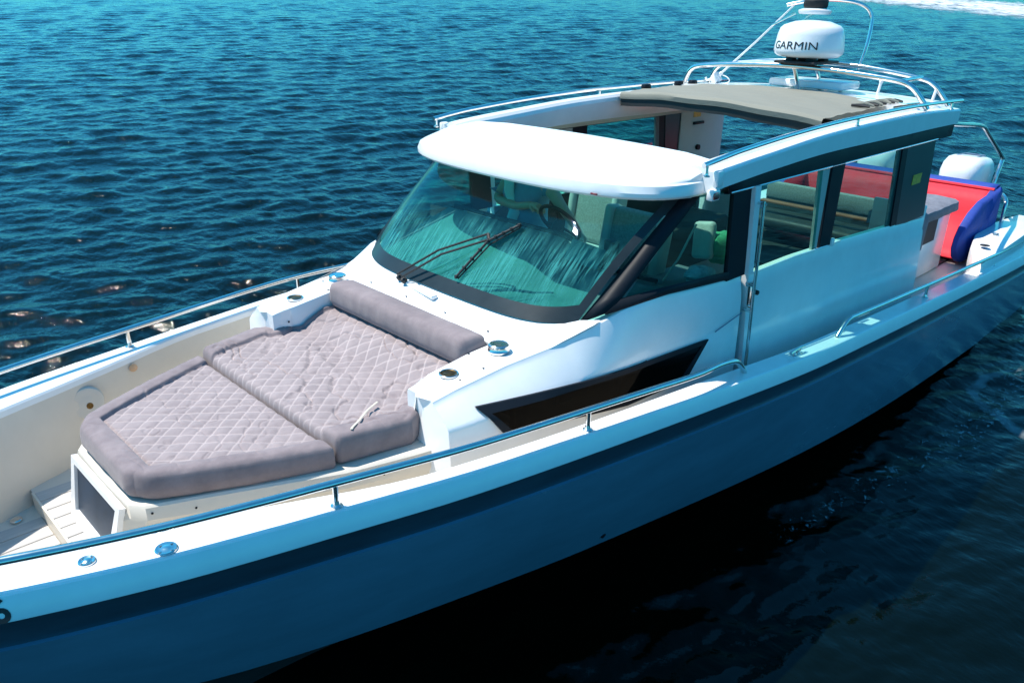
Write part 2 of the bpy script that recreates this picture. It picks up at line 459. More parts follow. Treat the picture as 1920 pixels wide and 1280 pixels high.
# world position of a spot on the sea, given as metres (worked out beforehand)
# ================================================================== BOAT
boat = thing('motor_boat', 'long white cabin motor boat with slate blue hull and open sunroof', 'boat', (0, 0, 0))

SHX = [-6.95, -6.0, -4.4, -2.86, -1.5, -0.66, 0.45, 1.52, 2.32, 2.90, 3.35, 3.65, 4.16, 4.7, 5.1, 5.4]
SHY = [1.66, 1.68, 1.68, 1.68, 1.675, 1.665, 1.62, 1.52, 1.375, 1.235, 1.125, 1.04, 0.86, 0.60, 0.33, 0.03]
SHZ = [0.79, 0.83, 0.91, 1.00, 1.085, 1.14, 1.235, 1.298, 1.307, 1.317, 1.326, 1.332, 1.345, 1.355, 1.36, 1.37]
WIX = [-7, 0, 0.8, 1.66, 2.5, 2.8, 3.0, 3.44, 4.2, 5.0, 5.4]
WIW = [0.17, 0.16, 0.14, 0.115, 0.115, 0.15, 0.19, 0.25, 0.30, 0.30, 0.03]
CHX = [-6.95, -3.3, -1.24, 1.15, 2.2, 2.92, 3.47, 4.1, 4.8, 5.3]
CHY = [1.60, 1.585, 1.50, 1.29, 1.13, 0.985, 0.83, 0.60, 0.28, 0.02]
CHZ = [-0.15, -0.05, 0.05, 0.25, 0.33, 0.38, 0.42, 0.50, 0.62, 0.75]
def smooth_interp(x, xs, ys):
    xs = np.array(xs); ys = np.array(ys)
    i = int(np.clip(np.searchsorted(xs, x)-1, 0, len(xs)-2))
    def sl(k):
        k0 = max(k-1, 0); k1 = min(k+1, len(xs)-1)
        return (ys[k1]-ys[k0])/(xs[k1]-xs[k0])
    h = xs[i+1]-xs[i]; t = (x-xs[i])/h
    m0, m1 = sl(i)*h, sl(i+1)*h
    return float((2*t**3-3*t*t+1)*ys[i]+(t**3-2*t*t+t)*m0+(-2*t**3+3*t*t)*ys[i+1]+(t**3-t*t)*m1)
shy = lambda x: smooth_interp(x, SHX, SHY)
shz = lambda x: smooth_interp(x, SHX, SHZ)
wid = lambda x: float(np.interp(x, WIX, WIW))
chy = lambda x: smooth_interp(x, CHX, CHY)
chz = lambda x: smooth_interp(x, CHX, CHZ)
XS = list(np.linspace(-6.95, 4.6, 70))+list(np.linspace(4.65, 5.38, 14))
FLOOR = lambda x: 0.70

def hull_half(s):
    """strip lists for one side: topside skin, shaded band, gunwale moulding"""
    top, band, gun, inner, bot = [], [], [], [], []
    for x in XS:
        y, z, wd = shy(x), shz(x), min(wid(x), max(shy(x)-0.005, 0.02))
        cy, cz = chy(x if x < 5.3 else 5.3), chz(min(x, 5.3))
        k = min(1, max(0.15, y/0.6))
        # gunwale moulding: inner lip, flat top, rounded corner, bevelled outer face
        yi = max(y-wd, 0.0)
        gun.append([(x, s*yi, z-0.045), (x, s*(yi+0.002), z-0.012), (x, s*(yi+0.012), z), (x, s*(y-0.012*k), z), (x, s*(y-0.002), z-0.006),
                    (x, s*(y+0.036*k), z-0.088), (x, s*(y+0.036*k), z-0.098), (x, s*(y+0.02*k), z-0.102)])
        yb0 = y+0.021*k; zb0 = z-0.101
        band.append([(x, s*yb0, zb0), (x, s*(y+0.004*k), zb0-0.07), (x, s*(y-0.002*k), zb0-0.135)])
        yk = y+0.016*k; zk = z-0.240
        rows = [(x, s*(y-0.002*k), zb0-0.135), (x, s*yk, zk)]
        for t in (0.12, 0.3, 0.5, 0.7, 0.86, 0.96):
            rows.append((x, s*(lerp(yk, cy, t)+0.02*k*sin(pi*t)), lerp(zk, cz, t)))
        rows.append((x, s*cy, cz))
        top.append(rows)
        kz = -0.62 if x < 3 else lerp(-0.62, cz, ((x-3)/2.4)**2)
        bot.append([(x, s*cy, cz), (x, s*(cy-0.05*k), cz-0.015), (x, s*cy*0.5, lerp(cz, kz, 0.5)), (x, 0, kz)])
        fz = FLOOR(x)
        yl = max(yi-0.05, 0) if yi > 0.05 else 0
        inner.append([(x, s*(yi+0.001), z-0.03), (x, s*(yi+0.006), z-0.12), (x, s*max(yi-0.02, 0), lerp(z, fz, 0.6)), (x, s*max(min(yi-0.06, lerp(y, cy, 0.5)-0.05), 0), fz+0.02), (x, s*max(min(yi-0.09, lerp(y, cy, 0.5)-0.06), 0), fz)])
    return top, band, gun, inner, bot
hb, bb, gb, ib, ub = MB(), MB(), [MB(), MB()], [MB(), MB()], MB()
for si, s in enumerate((1, -1)):
    top, band, gun, inner, bot = hull_half(s)
    hb.grid(top); bb.grid(band); ub.grid(bot); gb[si].grid(gun); ib[si].grid(inner)
hb.prism([(-6.96, -1.6), (-6.90, -1.6), (-6.90, 1.6), (-6.96, 1.6)], -0.14, 0.62)
hull = hb.build('hull', hullm, boat, label='slate blue hull topsides')
bb.build('hull_band', hullshade, hull)
ub.build('hull_bottom', antif, hull)
gunw = []
for si in (0, 1):
    gunw.append(gb[si].build('gunwale', white, boat, smooth=25))
    ib[si].build('bulwark', cream, gunw[si])
hy_ = lerp(shy(1.10)+0.016, chy(1.10), (shz(1.10)-0.24-0.335)/(shz(1.10)-0.24-chz(1.10)))+0.004
# bow number on the near bevel, cut by the photo's left edge
def glyph_strip(b, pts, r, n=6): b.tube(pts, r, n=n, smooth=6)
def text_mesh(body, size, M, name, m, parent, extrude=0.001):
    cu = bpy.data.curves.new(name, 'FONT'); cu.body = body; cu.size = size; cu.extrude = extrude; cu.align_x = 'LEFT'
    cu.offset = 0.0 if size < 0.1 else 0.003
    to = bpy.data.objects.new(name+'_tmp', cu); COL.objects.link(to)
    dg = bpy.context.evaluated_depsgraph_get()
    me = bpy.data.meshes.new_from_object(to.evaluated_get(dg))
    bpy.data.objects.remove(to)
    bmt = bmesh.new(); bmt.from_mesh(me); bmesh.ops.triangulate(bmt, faces=bmt.faces)
    for _ in range(4):
        le = [e for e in bmt.edges if e.calc_length() > size*0.10]
        if le: bmesh.ops.subdivide_edges(bmt, edges=le, cuts=1); bmesh.ops.triangulate(bmt, faces=bmt.faces)
    bmt.to_mesh(me); bmt.free()
    me.transform(M)
    me.name = name
    me.materials.clear(); me.materials.append(m)
    o = bpy.data.objects.new(name, me); COL.objects.link(o); o.parent = parent
    return o, me

b = MB(); b.lathe([(0, 0.008), (0.010, 0.008), (0.020, 0.006), (0.022, -0.01)], (1.10, hy_, 0.335), axis=(0, 1, -0.2), n=14)
b.build('hull_drain', dark, hull)
# ---- side and foredeck soles
def hull_y(x, z):
    y, zt = shy(x)+0.016, shz(x)-0.24
    t = min(max((zt-z)/(zt-chz(min(x, 5.3))), 0), 1)
    return lerp(y, chy(min(x, 5.3)), t)
def sole(name, x0, x1, z, inset, m, nx=24):
    b = MB(); rows = []
    for i in range(nx+1):
        x = lerp(x0, x1, i/nx); yy = max(min(shy(x)-wid(x)-inset, hull_y(x, z)-0.03), 0.01)
        rows.append([(x, -yy, z), (x, 0, z), (x, yy, z)])
    b.grid(rows)
    rows2 = [[(p[0], p[1], z-0.03) for p in r] for r in rows]
    b.grid(rows2)
    return b.build(name, m, boat)
sole('side_deck', -6.9, 2.0, 0.722, -0.02, cream)
s1 = sole('bow_cockpit_sole', 2.0, 3.68, 0.828, -0.02, cream)
s2 = sole('lower_bow_sole', 3.68, 5.1, 0.738, -0.02, cream)
MB().box((3.682, 0, 0.785), (0.012, 1.35, 0.10)).build('sole_step', cream, s2)
# boards on the bow sole
def boards(parent, x0, x1, z, w):
    ymax = 1.0
    k = -int(ymax/w)-1
    while k*w < ymax:
        ya, yb = k*w+0.004, (k+1)*w-0.004
        # length of the board limited by the bulwark
        xa, xb = x0, x1
        ym = max(abs(ya), abs(yb))
        xs = [x for x in np.linspace(x0, x1, 60) if shy(x)-wid(x)-0.10 > ym]
        if len(xs) > 3:
            xb = xs[-1]
            MB().box(((xa+xb)/2, (ya+yb)/2, z+0.005), (xb-xa, yb-ya, 0.012), bevel=0.002, seg=1).build('deck_board', deckm, parent)
        k += 1
boards(s1, 3.0, 3.675, 0.825, 0.11)
boards(s2, 3.69, 5.0, 0.735, 0.11)
b = MB(); b.lathe([(0.03, 0), (0.03, 0.006), (0.024, 0.009), (0.012, 0.007), (0.0, 0.007)], (3.80, -0.60, 0.745)); b.build('deck_drain', steel, s2)

# ---- forward moulding (box under the sun bed)
def moulding():
    b = MB()
    # plan stations: x, half width at top rim, z of rim, half width at foot
    st = [(3.49, 0.315, 1.178, 0.30), (3.44, 0.385, 1.182, 0.44), (3.2, 0.50, 1.19, 0.56), (2.6, 0.79, 1.205, 0.85), (2.25, 0.90, 1.215, 0.97), (2.0, 0.96, 1.22, 1.02), (1.6, 1.0, 1.22, 1.08)]
    rows = []
    for x, y, z, yf in st:
        fx = x+(0.075 if x > 3.46 else 0.03 if x > 3.4 else 0)
        rows.append([(fx, yf, 0.80), (lerp(fx, x, 0.55), lerp(yf, y, 0.5)+0.01, 1.09), (x+0.004, y+0.05, 1.115), (x, y+0.035, z-0.01), (x, y+0.022, z), (x, 0, z), (x, -y-0.022, z), (x, -y-0.035, z-0.01), (x+0.004, -y-0.05, 1.115), (lerp(fx, x, 0.55), -lerp(yf, y, 0.5)-0.01, 1.09), (fx, -yf, 0.80)])
    b.grid(rows)
    r0 = rows[0]
    b.add(r0, [tuple(range(len(r0)))])
    return b.build('sunbed_base', cream, boat, smooth=28)
base_m = moulding()
# front hatch with dark glass
n0 = Vector((3.50, 0, 1.16)); n1 = Vector((3.572, 0, 0.83))
def hp(t, y, o=0.0):
    p = n0.lerp(n1, t); d = (n1-n0).normalized(); nn = Vector((-d.z, 0, d.x)); nn = nn if nn.x > 0 else -nn
    return (p.x+nn.x*o, y, p.z+nn.z*o)
b = MB()
ring_o = [(0.0, -0.335), (0.0, 0.335), (1.0, 0.29), (1.0, -0.29)]; ring_i = [(0.09, -0.285), (0.09, 0.285), (0.80, 0.235), (0.80, -0.235)]
vs = [hp(t, y, 0.030) for t, y in ring_o]+[hp(t, y, 0.030) for t, y in ring_i]+[hp(t, y, 0.0) for t, y in ring_o]+[hp(t, y, 0.006) for t, y in ring_i]
fs = []
for i in range(4):
    j = (i+1) % 4
    fs += [(i, j, 4+j, 4+i), (i, 8+i, 8+j, j), (4+i, 4+j, 12+j, 12+i)]
b.add(vs, fs); fr = b.build('hatch_frame', white, base_m, smooth=20)
b = MB(); b.add([hp(t, y, 0.014) for t, y in ring_i], [(0, 1, 2, 3)]); b.build('hatch_glass', smoke_glass, base_m)

# ---- deckhouse: coaming round the rear cushion and side walls below the windows
# near edge of the top: x, y, z ; foot of side: y, z
HST = [(2.12, 0.94, 1.475, 1.06, 1.35, 1.10), (1.97, 0.955, 1.505, 1.10, 1.36, 1.14), (1.63, 0.985, 1.55, 1.15, 1.37, 1.18), (1.25, 1.055, 1.60, 1.19, 1.39, 1.21),
          (1.05, 1.12, 1.665, 1.215, 1.42, 1.225), (0.85, 1.17, 1.735, 1.235, 1.46, 1.235), (0.60, 1.21, 1.765, 1.25, 1.5, 1.25), (0.2, 1.245, 1.738, 1.27, 1.5, 1.275), (-0.12, 1.262, 1.728, 1.29, 1.5, 1.30),(-0.30, 1.265, 1.722, 1.295, 1.5, 1.31)]
def house_y(x, z):
    A = np.array(HST)[::-1]
    g = [float(np.interp(x, A[:, 0], A[:, k])) for k in range(1, 6)]
    yt, zt, ym, zm, yf = g
    if z > zm:
        t = (zt-0.016-z)/(zt-0.016-zm); return lerp(yt, ym, t)+0.006*sin(pi*min(max(t, 0), 1))
    zq, yq = lerp(zm, 0.74, 0.4), lerp(ym, yf, 0.5)
    if z > zq: return lerp(ym, yq, (zm-z)/(zm-zq))
    return lerp(yq, yf, (zq-z)/(zq-0.7))
def house_side(s):
    b = MB(); rows = []
    st = HST
    A_ = np.array(HST)[::-1]
    for x in np.linspace(2.12, -0.30, 90):
        yt, zt, ym, zm, yf = [float(np.interp(x, A_[:, 0], A_[:, k])) for k in range(1, 6)]
        r = [(x, s*(yt-0.018), zt), (x, s*(yt-0.006), zt-0.004)]
        for z in list(np.linspace(zt-0.016, 1.10, 26))+[1.0, 0.85, 0.70]: r.append((x, s*house_y(x, z), z))
        rows.append(r)
    b.grid(rows)
    # nose end: facet turning inwards
    r0 = rows[0]
    nose = []
    for p in r0:
        t = min(1, max(0, (1.475-p[2])/0.4)); nose.append((2.06+0.12*t, s*(0.72+0.12*t), p[2]+0.003))
    mid = [tuple((Vector(a)+Vector(c))/2+Vector((0.03, 0, 0))) for a, c in zip(r0, nose)]
    b.grid([r0, mid, nose])
    LWP = [(1.93, 1.425), (0.87, 1.385), (0.07, 1.365), (0.27, 1.13), (0.85, 1.13), (1.80, 1.25)]
    def inside(x, z):
        c_ = False
        for i in range(6):
            (x1, z1), (x2, z2) = LWP[i], LWP[(i+1) % 6]
            if (z1 > z) != (z2 > z) and x < (x2-x1)*(z-z1)/(z2-z1)+x1: c_ = not c_
        return c_
    keep = []
    for f in b.f:
        cx_ = sum(b.v[i][0] for i in f)/len(f); cz_ = sum(b.v[i][2] for i in f)/len(f)
        if not (inside(cx_, cz_) and inside(cx_+0.02, cz_) and inside(cx_-0.02, cz_) and inside(cx_, cz_+0.012) and inside(cx_, cz_-0.012)): keep.append(f)
    b.f = keep; b.mi = [0]*len(keep)
    return b.build('cabin_side', white, boat, smooth=40)
hs = [house_side(1), house_side(-1)]
# foredeck top: between the windscreen foot and the backrest, with the two coaming arms
def ws_foot(y):
    a = min(abs(y)/1.05, 1)
    return 1.295-0.03*a**2-0.20*a**6, 1.632+0.006*a**2+0.02*a**5
def foredeck():
    b = MB()
    ys = [-1.0, -0.93, -0.85, -0.75, -0.70, -0.6, -0.45, -0.3, -0.15, 0, 0.15, 0.3, 0.45, 0.6, 0.70, 0.75, 0.85, 0.93, 1.0]
    rows = []
    for f in np.linspace(-0.3, 1, 11):
        r = []
        for y in ys:
            xa, za = ws_foot(y)
            xb = 1.50; zb = 1.562-0.010*abs(y)
            sy = 1.0 if abs(y) < 0.99 else 1.0
            yt = np.interp(lerp(xa, xb, f), [1.05, 1.25, 1.63], [1.118, 1.052, 0.975])
            r.append((lerp(xa, xb, f), y*yt, lerp(za, zb, f)-0.012*sin(pi*f)))
        rows.append(r)
    b.grid(rows)
    # arms
    for s in (1, -1):
        rr = []
        for x in np.linspace(1.50, 2.12, 9):
            yo = np.interp(x, [1.25, 1.63, 1.97, 2.12], [1.037, 0.967, 0.937, 0.922])
            yi = 0.70 if x < 2.0 else 0.72
            zt = np.interp(x, [1.25, 1.5, 1.63, 1.97, 2.12], [1.60, 1.552, 1.55, 1.505, 1.475])
            rr.append([(x, s*yi, 1.24), (x, s*yi, zt-0.016), (x, s*(yi+0.006), zt-0.004), (x, s*(yi+0.018), zt), (x, s*(yo-0.02), zt+0.002), (x, s*yo, zt)])
        b.grid(rr)
        e = rr[-1]
        b.add([(2.06, s*0.72, 1.478), (2.12, s*0.922, 1.475), (2.15, s*0.83, 1.476)], [(0, 1, 2)])
        b.add(list(e)+[(2.12, s*0.92, 1.20)], [(0, 1, 2, 3, 4, 5, 6)])
        b.grid([[(2.00, s*0.70, 1.24), (2.00, s*0.70, 1.492)], [(2.125, s*0.72, 1.20), (2.07, s*0.722, 1.478)], [(2.18, s*0.80, 1.10), (2.12, s*0.80, 1.47)]])
    # wall behind the backrest
    b.grid([[(1.50, y, 1.556), (1.50, y, 1.22)] for y in np.linspace(-0.7, 0.7, 8)])
    return b.build('foredeck', white, boat, smooth=30)
fd = foredeck()
for s in (1, -1):
    b = MB(); A_ = np.array(HST)[::-1]; rows = []
    for t in np.linspace(0, 1, 8):
        x = lerp(1.14, 0.84, t)
        yo, zo = float(np.interp(x, A_[:, 0], A_[:, 1])), float(np.interp(x, A_[:, 0], A_[:, 2]))
        rows.append([(x-0.05, s*lerp(0.93, 1.08, t), lerp(1.62, 1.70, t)), (x, s*(yo-0.015), zo+0.001)])
    b.grid(rows); b.build('windscreen_sill', white, fd)
# speaker-like vents, cup holders, screws, cleats
def puck(x, y, z):
    b = MB(); b.lathe([(0.0, 0.0), (0.062, 0.0), (0.064, 0.012), (0.060, 0.017), (0.058, 0.03), (0.061, 0.034), (0.060, 0.044), (0.052, 0.050), (0.045, 0.047), (0.02, 0.05), (0.0, 0.051)], (x, y, z), n=40)
    o = b.build('deck_vent', steel, fd)
    for k in range(3):
        b = MB(); b.lathe([(0.012+0.011*k, 0.049), (0.014+0.011*k, 0.053), (0.016+0.011*k, 0.049)], (x, y, z), n=32); b.build('vent_ring', steel, o) if False else None
for s in (1, -1):
    puck(1.545, s*0.825, 1.556)
    b = MB(); b.lathe([(0.056, -0.004), (0.057, 0.004), (0.052, 0.008), (0.046, 0.006), (0.045, 0.001), (0.040, -0.012)], (1.90, s*0.805, 1.520), n=36)
    cupo = b.build('cup_holder', steel, fd)
    b = MB(); b.lathe([(0.0455, 0.005), (0.040, 0.002), (0.028, 0.0015), (0.024, 0.003), (0.0, 0.003)], (1.90, s*0.805, 1.520), n=36); b.build('cup_well', gold, cupo)
def screw(x, y, z, r=0.007, n=(0, 0, 1), parent=None):
    b = MB(); b.lathe([(0, 0.0), (r, 0.0), (r, 0.002), (r*0.5, 0.003), (0, 0.003)], (x, y, z), axis=n, n=10)
    b.build('deck_screw', dark, parent or fd)
for x, y, z in ((1.68, 0.72, 1.547), (1.74, 0.91, 1.54), (1.68, -0.74, 1.547), (1.62, -0.9, 1.553), (1.42, 0.6, 1.578), (1.42, 0.2, 1.583), (1.42, -0.2, 1.583), (1.42, -0.6, 1.578), (1.32, 0.88, 1.592), (1.9, 0.9, 1.515)):
    screw(x, y, z)
for x, y in ((2.42, 0.90), (2.62, 0.835), (2.9, 0.705), (3.25, 0.535), (3.42, 0.44)):
    screw(x, y-0.0, 1.148, 0.006, (0, 1, 0.2), base_m)
for x in (2.02, 1.72):
    screw(x, -0.698, 1.41, 0.007, (0, 1, 0), fd)

# ---- lower cabin window (dark glass in the near and far side)
def low_window(s):
    yy = lambda x, z: s*(house_y(x, z)+0.012)
    pts = [(1.93, 1.425), (0.87, 1.385), (0.07, 1.365), (0.27, 1.13), (0.85, 1.13), (1.80, 1.25)]
    b = MB()
    def loop(pts, off):
        out = []
        for i in range(len(pts)):
            a, c = pts[i], pts[(i+1) % len(pts)]
            for k in range(6): t = k/6; x = lerp(a[0], c[0], t); z = lerp(a[1], c[1], t); out.append((x, yy(x, z)+s*off, z))
        return out
    cx = 1.0; cz = 1.26
    inn = [(lerp(p[0], cx, 0.07), lerp(p[1], cz, 0.24)) for p in pts]
    A, B, C, D = loop(pts, -0.006), loop(pts, 0.008), loop(inn, 0.008), loop(inn, -0.004)
    b.grid([A, B, C, D], closed_v=True)
    f = b.build('lower_window', dark, boat, smooth=30)
    b = MB(); b.add(loop(inn, 0.003), [tuple(range(36))]); b.build('lower_window_glass', hull_glass, f)
    # cabin wall opening is dark inside: a shallow dark box and fittings behind the glass
    return f
lw = [low_window(1), low_window(-1)]

# ---- door panel and wall aft of the door (below windows)
WB = lambda x: float(np.interp(x, [-3.62, -2.81, -1.56, -1.0, -0.33], [1.575, 1.635, 1.70, 1.722, 1.722]))   # bottom line of windows
def wall(name, x0, x1, s, yo, m=white, ztop=None, nx=14, parent=boat, zfoot=0.70):
    b = MB(); rows = []
    for i in range(nx+1):
        x = lerp(x0, x1, i/nx); zt = (ztop or WB)(x)
        y = 1.272+yo
        rows.append([(x, s*(y-0.05), zt), (x, s*(y-0.006), zt), (x, s*y, zt-0.01), (x, s*(y+0.006), zt-0.1), (x, s*(y+0.015), 1.45), (x, s*(y+0.02), 1.42), (x, s*(y+0.045), 1.0), (x, s*(y+0.05), zfoot)])
    b.grid(rows)
    for r in (rows[0], rows[-1]):
        b.add(r+[(r[0][0], s*1.2, zfoot)], [tuple(range(len(r)+1))])
    return b.build(name, m, parent, smooth=30)
for s in (1, -1):
    wall('door_panel', -0.36, -1.60, s, 0.018)
    wall('cabin_wall', -1.58, -3.64, s, 0.0)

# ---- windows along each side: glass, posts, gaskets
ZT = 2.335
def wpost(name, x0b, x1b, x0t, x1t, s, m, y=1.275, th=0.03, zb=None):
    b = MB(); zb0 = WB((x0b+x1b)/2) if zb is None else zb
    v = [(x0b, s*y, zb0), (x1b, s*y, zb0), (x1t, s*y, ZT), (x0t, s*y, ZT)]
    v2 = [(p[0], p[1]-s*th, p[2]) for p in v]
    b.add(v+v2, [(0, 1, 2, 3), (4, 5, 6, 7), (0, 1, 5, 4), (1, 2, 6, 5), (2, 3, 7, 6), (3, 0, 4, 7)])
    return b.build(name, m, boat)
def pane(name, pts, s, m, y=1.262, th=0.006):
    b = MB(); v = [(p[0], s*(y+(p[2] if len(p) > 2 else 0)), p[1]) for p in pts]
    n = len(v)
    b.add(v, [tuple(range(n))])
    return b.build(name, m, boat)
for s in (1, -1):
    # quarter window: bounded by the slanting pillar, slopes in towards the windscreen
    b = MB()
    q = [(0.86, 1.135, 1.745), (-0.13, 1.258, 1.735), (-0.10, 1.262, ZT), (0.22, 1.19, ZT)]
    b.add([(p[0], s*p[1], p[2]) for p in q], [(0, 1, 2, 3)]); b.build('quarter_window', side_glass, boat)
    # black band under the quarter window
    b = MB()
    o1 = [(0.98, 1.128, 1.725), (0.5, 1.222, 1.765), (-0.12, 1.268, 1.735)]; o2 = [(0.86, 1.142, 1.80), (0.5, 1.222, 1.815), (-0.12, 1.268, 1.788)]
    b.grid([[(p[0], s*(p[1]+0.004), p[2]) for p in o1], [(p[0], s*(p[1]+0.002), p[2]) for p in o2]]); b.build('window_gasket', dark, boat, solid=0.012)
    # windscreen pillar
    b = MB()
    f0, f1, t0, t1 = Vector((1.075, 1.02, 1.67)), Vector((0.93, 1.14, 1.74)), Vector((0.31, 1.12, 2.31)), Vector((0.19, 1.195, 2.335))
    mid = Vector((0.012, 0.008, 0.0))
    rows = [[f0.lerp(t0, t), (f0.lerp(t0, t)+f1.lerp(t1, t))/2+mid*0.35, f1.lerp(t1, t)] for t in np.linspace(0, 1, 8)]
    b.grid([[(p.x, s*p.y, p.z) for p in r] for r in rows]); b.build('windscreen_pillar', dark, boat, solid=0.02)
    wpost('window_post', -0.11, -0.34, -0.06, -0.27, s, dark, 1.272)
    wpost('door_edge_post', -0.335, -0.40, -0.275, -0.345, s, white, 1.300, 0.04)
    pane('door_window', [(-0.38, WB(-0.38)), (-1.34, WB(-1.34)), (-1.26, ZT), (-0.34, ZT)], s, side_glass, 1.278)
    wpost('door_window_frame', -1.30, -1.38, -1.22, -1.38, s, seatm, 1.276, 0.02)
    wpost('window_post', -1.40, -1.58, -1.39, -1.60, s, dark, 1.290)
    pane('rear_side_window', [(-1.56, WB(-1.56)), (-2.82, WB(-2.82)), (-2.72, ZT), (-1.58, ZT)], s, side_glass, 1.262)
    wpost('window_frame', -2.76, -2.82, -2.67, -2.73, s, side_glass and dashm, 1.262, 0.02)
    wpost('window_post', -2.82, -2.94, -2.73, -2.84, s, dark, 1.276)
    wpost('tinted_panel', -2.94, -3.62, -2.84, -3.50, s, panelm, 1.270)
    if s == -1:
        b = MB(); b.box((-3.56, -1.235, 1.95), (0.86, 0.02, 0.80), bevel=0.01); lp = b.build('lining_panel', liner, boat)
        b = MB(); b.box((-3.45, -1.215, 2.20), (0.20, 0.03, 0.03), bevel=0.008); b.build('panel_handle', dark, lp)
        b = MB(); b.lathe([(0.0, 0.0), (0.03, 0.0), (0.03, 0.03), (0, 0.03)], (-3.48, -1.224, 1.93), axis=(0, 1, 0), n=16); b.build('panel_latch', dark, lp)
        b = MB(); b.box((-3.42, -1.222, 2.30), (0.14, 0.004, 0.07)); b.build('panel_sticker', yellow, lp)
    else:
        b = MB(); b.box((-3.22, 1.2725, 2.00), (0.20, 0.004, 0.09)); b.build('window_sticker', yellow, boat)
    # window sill trim, steps at the door's aft end
    b = MB(); b.tube([(-0.40, s*1.298, WB(-0.4)+0.004), (-1.0, s*1.298, WB(-1.0)+0.004), (-1.52, s*1.298, WB(-1.52)+0.004)], 0.007, n=6); b.build('window_sill', white, boat)
    b = MB(); b.box((-1.60, s*1.292, WB(-1.6)+0.022), (0.045, 0.03, 0.06), bevel=0.008); b.build('sill_stop', white, boat)
    b = MB(); b.box((-1.70, s*1.282, WB(-1.7)+0.006), (0.14, 0.02, 0.012), bevel=0.003); b.build('sill_strip', white, boat)

# ---- windscreen
WSN = 25
def ws_top(y):
    a = min(abs(y)/1.12, 1)
    return 0.62-0.05*a**2-0.26*a**5, 2.305
def ws_pt(u, t, off=0.0):
    yb = u*1.02; yt = u*1.12
    xb, zb = ws_foot(yb); xt, zt = ws_top(yt)
    zb += 0.012
    bow = 0.05*sin(pi*t)
    return Vector((lerp(xb, xt, t)+bow*0.5+off*0.75, lerp(yb, yt, t), lerp(zb, zt, t)+bow*0.35+off*0.65))
US = np.linspace(-1, 1, 41); TS = np.linspace(0, 1, 16)
b = MB(); b.grid([[ws_pt(u, t) for u in US] for t in TS]); wsg = b.build('windscreen', ws_glass, boat, smooth=60)
band = MB()
tb = lambda u: 0.10+0.16*max(0, (u-0.15)/0.85)**1.2*1.0 if u > 0.15 else 0.10+0.05*abs(min(u, 0))
band.grid([[ws_pt(u, f*(0.105+0.05*abs(u)**8), 0.004) for u in US] for f in np.linspace(0, 1, 5)])
for s in (1, -1):
    band.grid([[ws_pt(s*lerp(1, 0.955, f), t, 0.004) for f in np.linspace(0, 1, 4)] for t in TS[1:]]) if s > 0 else band.grid([[ws_pt(s*lerp(1, 0.975, f), t, 0.004) for f in np.linspace(0, 1, 3)] for t in TS[1:]])
band.build('windscreen_border', panelm, wsg, smooth=60)

# ---- roof
RX = [0.30, 0.13, -0.47, -1.3, -2.65, -3.3, -3.9]
RZ = [2.455, 2.482, 2.525, 2.572, 2.595, 2.585, 2.56]     # outer top edge
BZ = [2.36, 2.372, 2.41, 2.44, 2.435, 2.435, 2.43]        # bottom of the white fascia
rz = lambda x: smooth_interp(x, RX[::-1], RZ[::-1]); bz = lambda x: smooth_interp(x, RX[::-1], BZ[::-1])
roof = thing  # placeholder name not used
RY = 1.285
def roof_front():
    """the white brow: thick curved slab from the front edge back to the sunroof opening"""
    out = []
    for a in np.linspace(0, 1, 33):
        th_ = lerp(-pi/2, pi/2, a)
        yy = 1.215*math.copysign(abs(sin(th_))**0.80, sin(th_))
        xx = -0.02+0.86*abs(cos(th_))**0.50
        # match: flat centre, tight corners
        out.append((xx, yy))
    b = MB(); rows = []
    hx = lambda y: -0.12-0.02*(1-(y/1.2)**2)+0.12*max(0, (abs(y)-0.85)/0.4)
    def top(x, y, f):
        return 0
    NR = 10
    for f in np.linspace(0, 1, NR):
        r = []
        for (x, y) in out:
            xb = hx(y)
            xi = lerp(xb, x-0.03, f); yi = y*lerp(1.0, 0.985, f)
            zc = 2.515-0.02*(abs(y)/1.25)**2
            ze = 2.425
            z = lerp(zc, ze, f**1.7)
            r.append((xi, yi, z))
        rows.append(r)
    for (dx, z) in ((-0.022, 2.421), (-0.008, 2.412), (0.006, 2.37), (0.005, 2.345), (-0.010, 2.330), (-0.04, 2.322)):
        rows.append([(x+dx, y*(1.0 if abs(y) < 0.1 else 1+dx*0.7), z) for (x, y) in out])
    # underside
    for f in (0.3, 0.7, 1.0):
        rows.append([(lerp(x-0.06, hx(y), f), y*0.985, 2.31+0.0*f) for (x, y) in out])
    # rear lip of the brow at the opening
    rows.append([(hx(y)-0.001, y*0.99, 2.50-0.02*(abs(y)/1.25)**2) for (x, y) in out])
    b.grid(rows)
    return b.build('roof_brow', white, boat, smooth=24)
brow = roof_front()
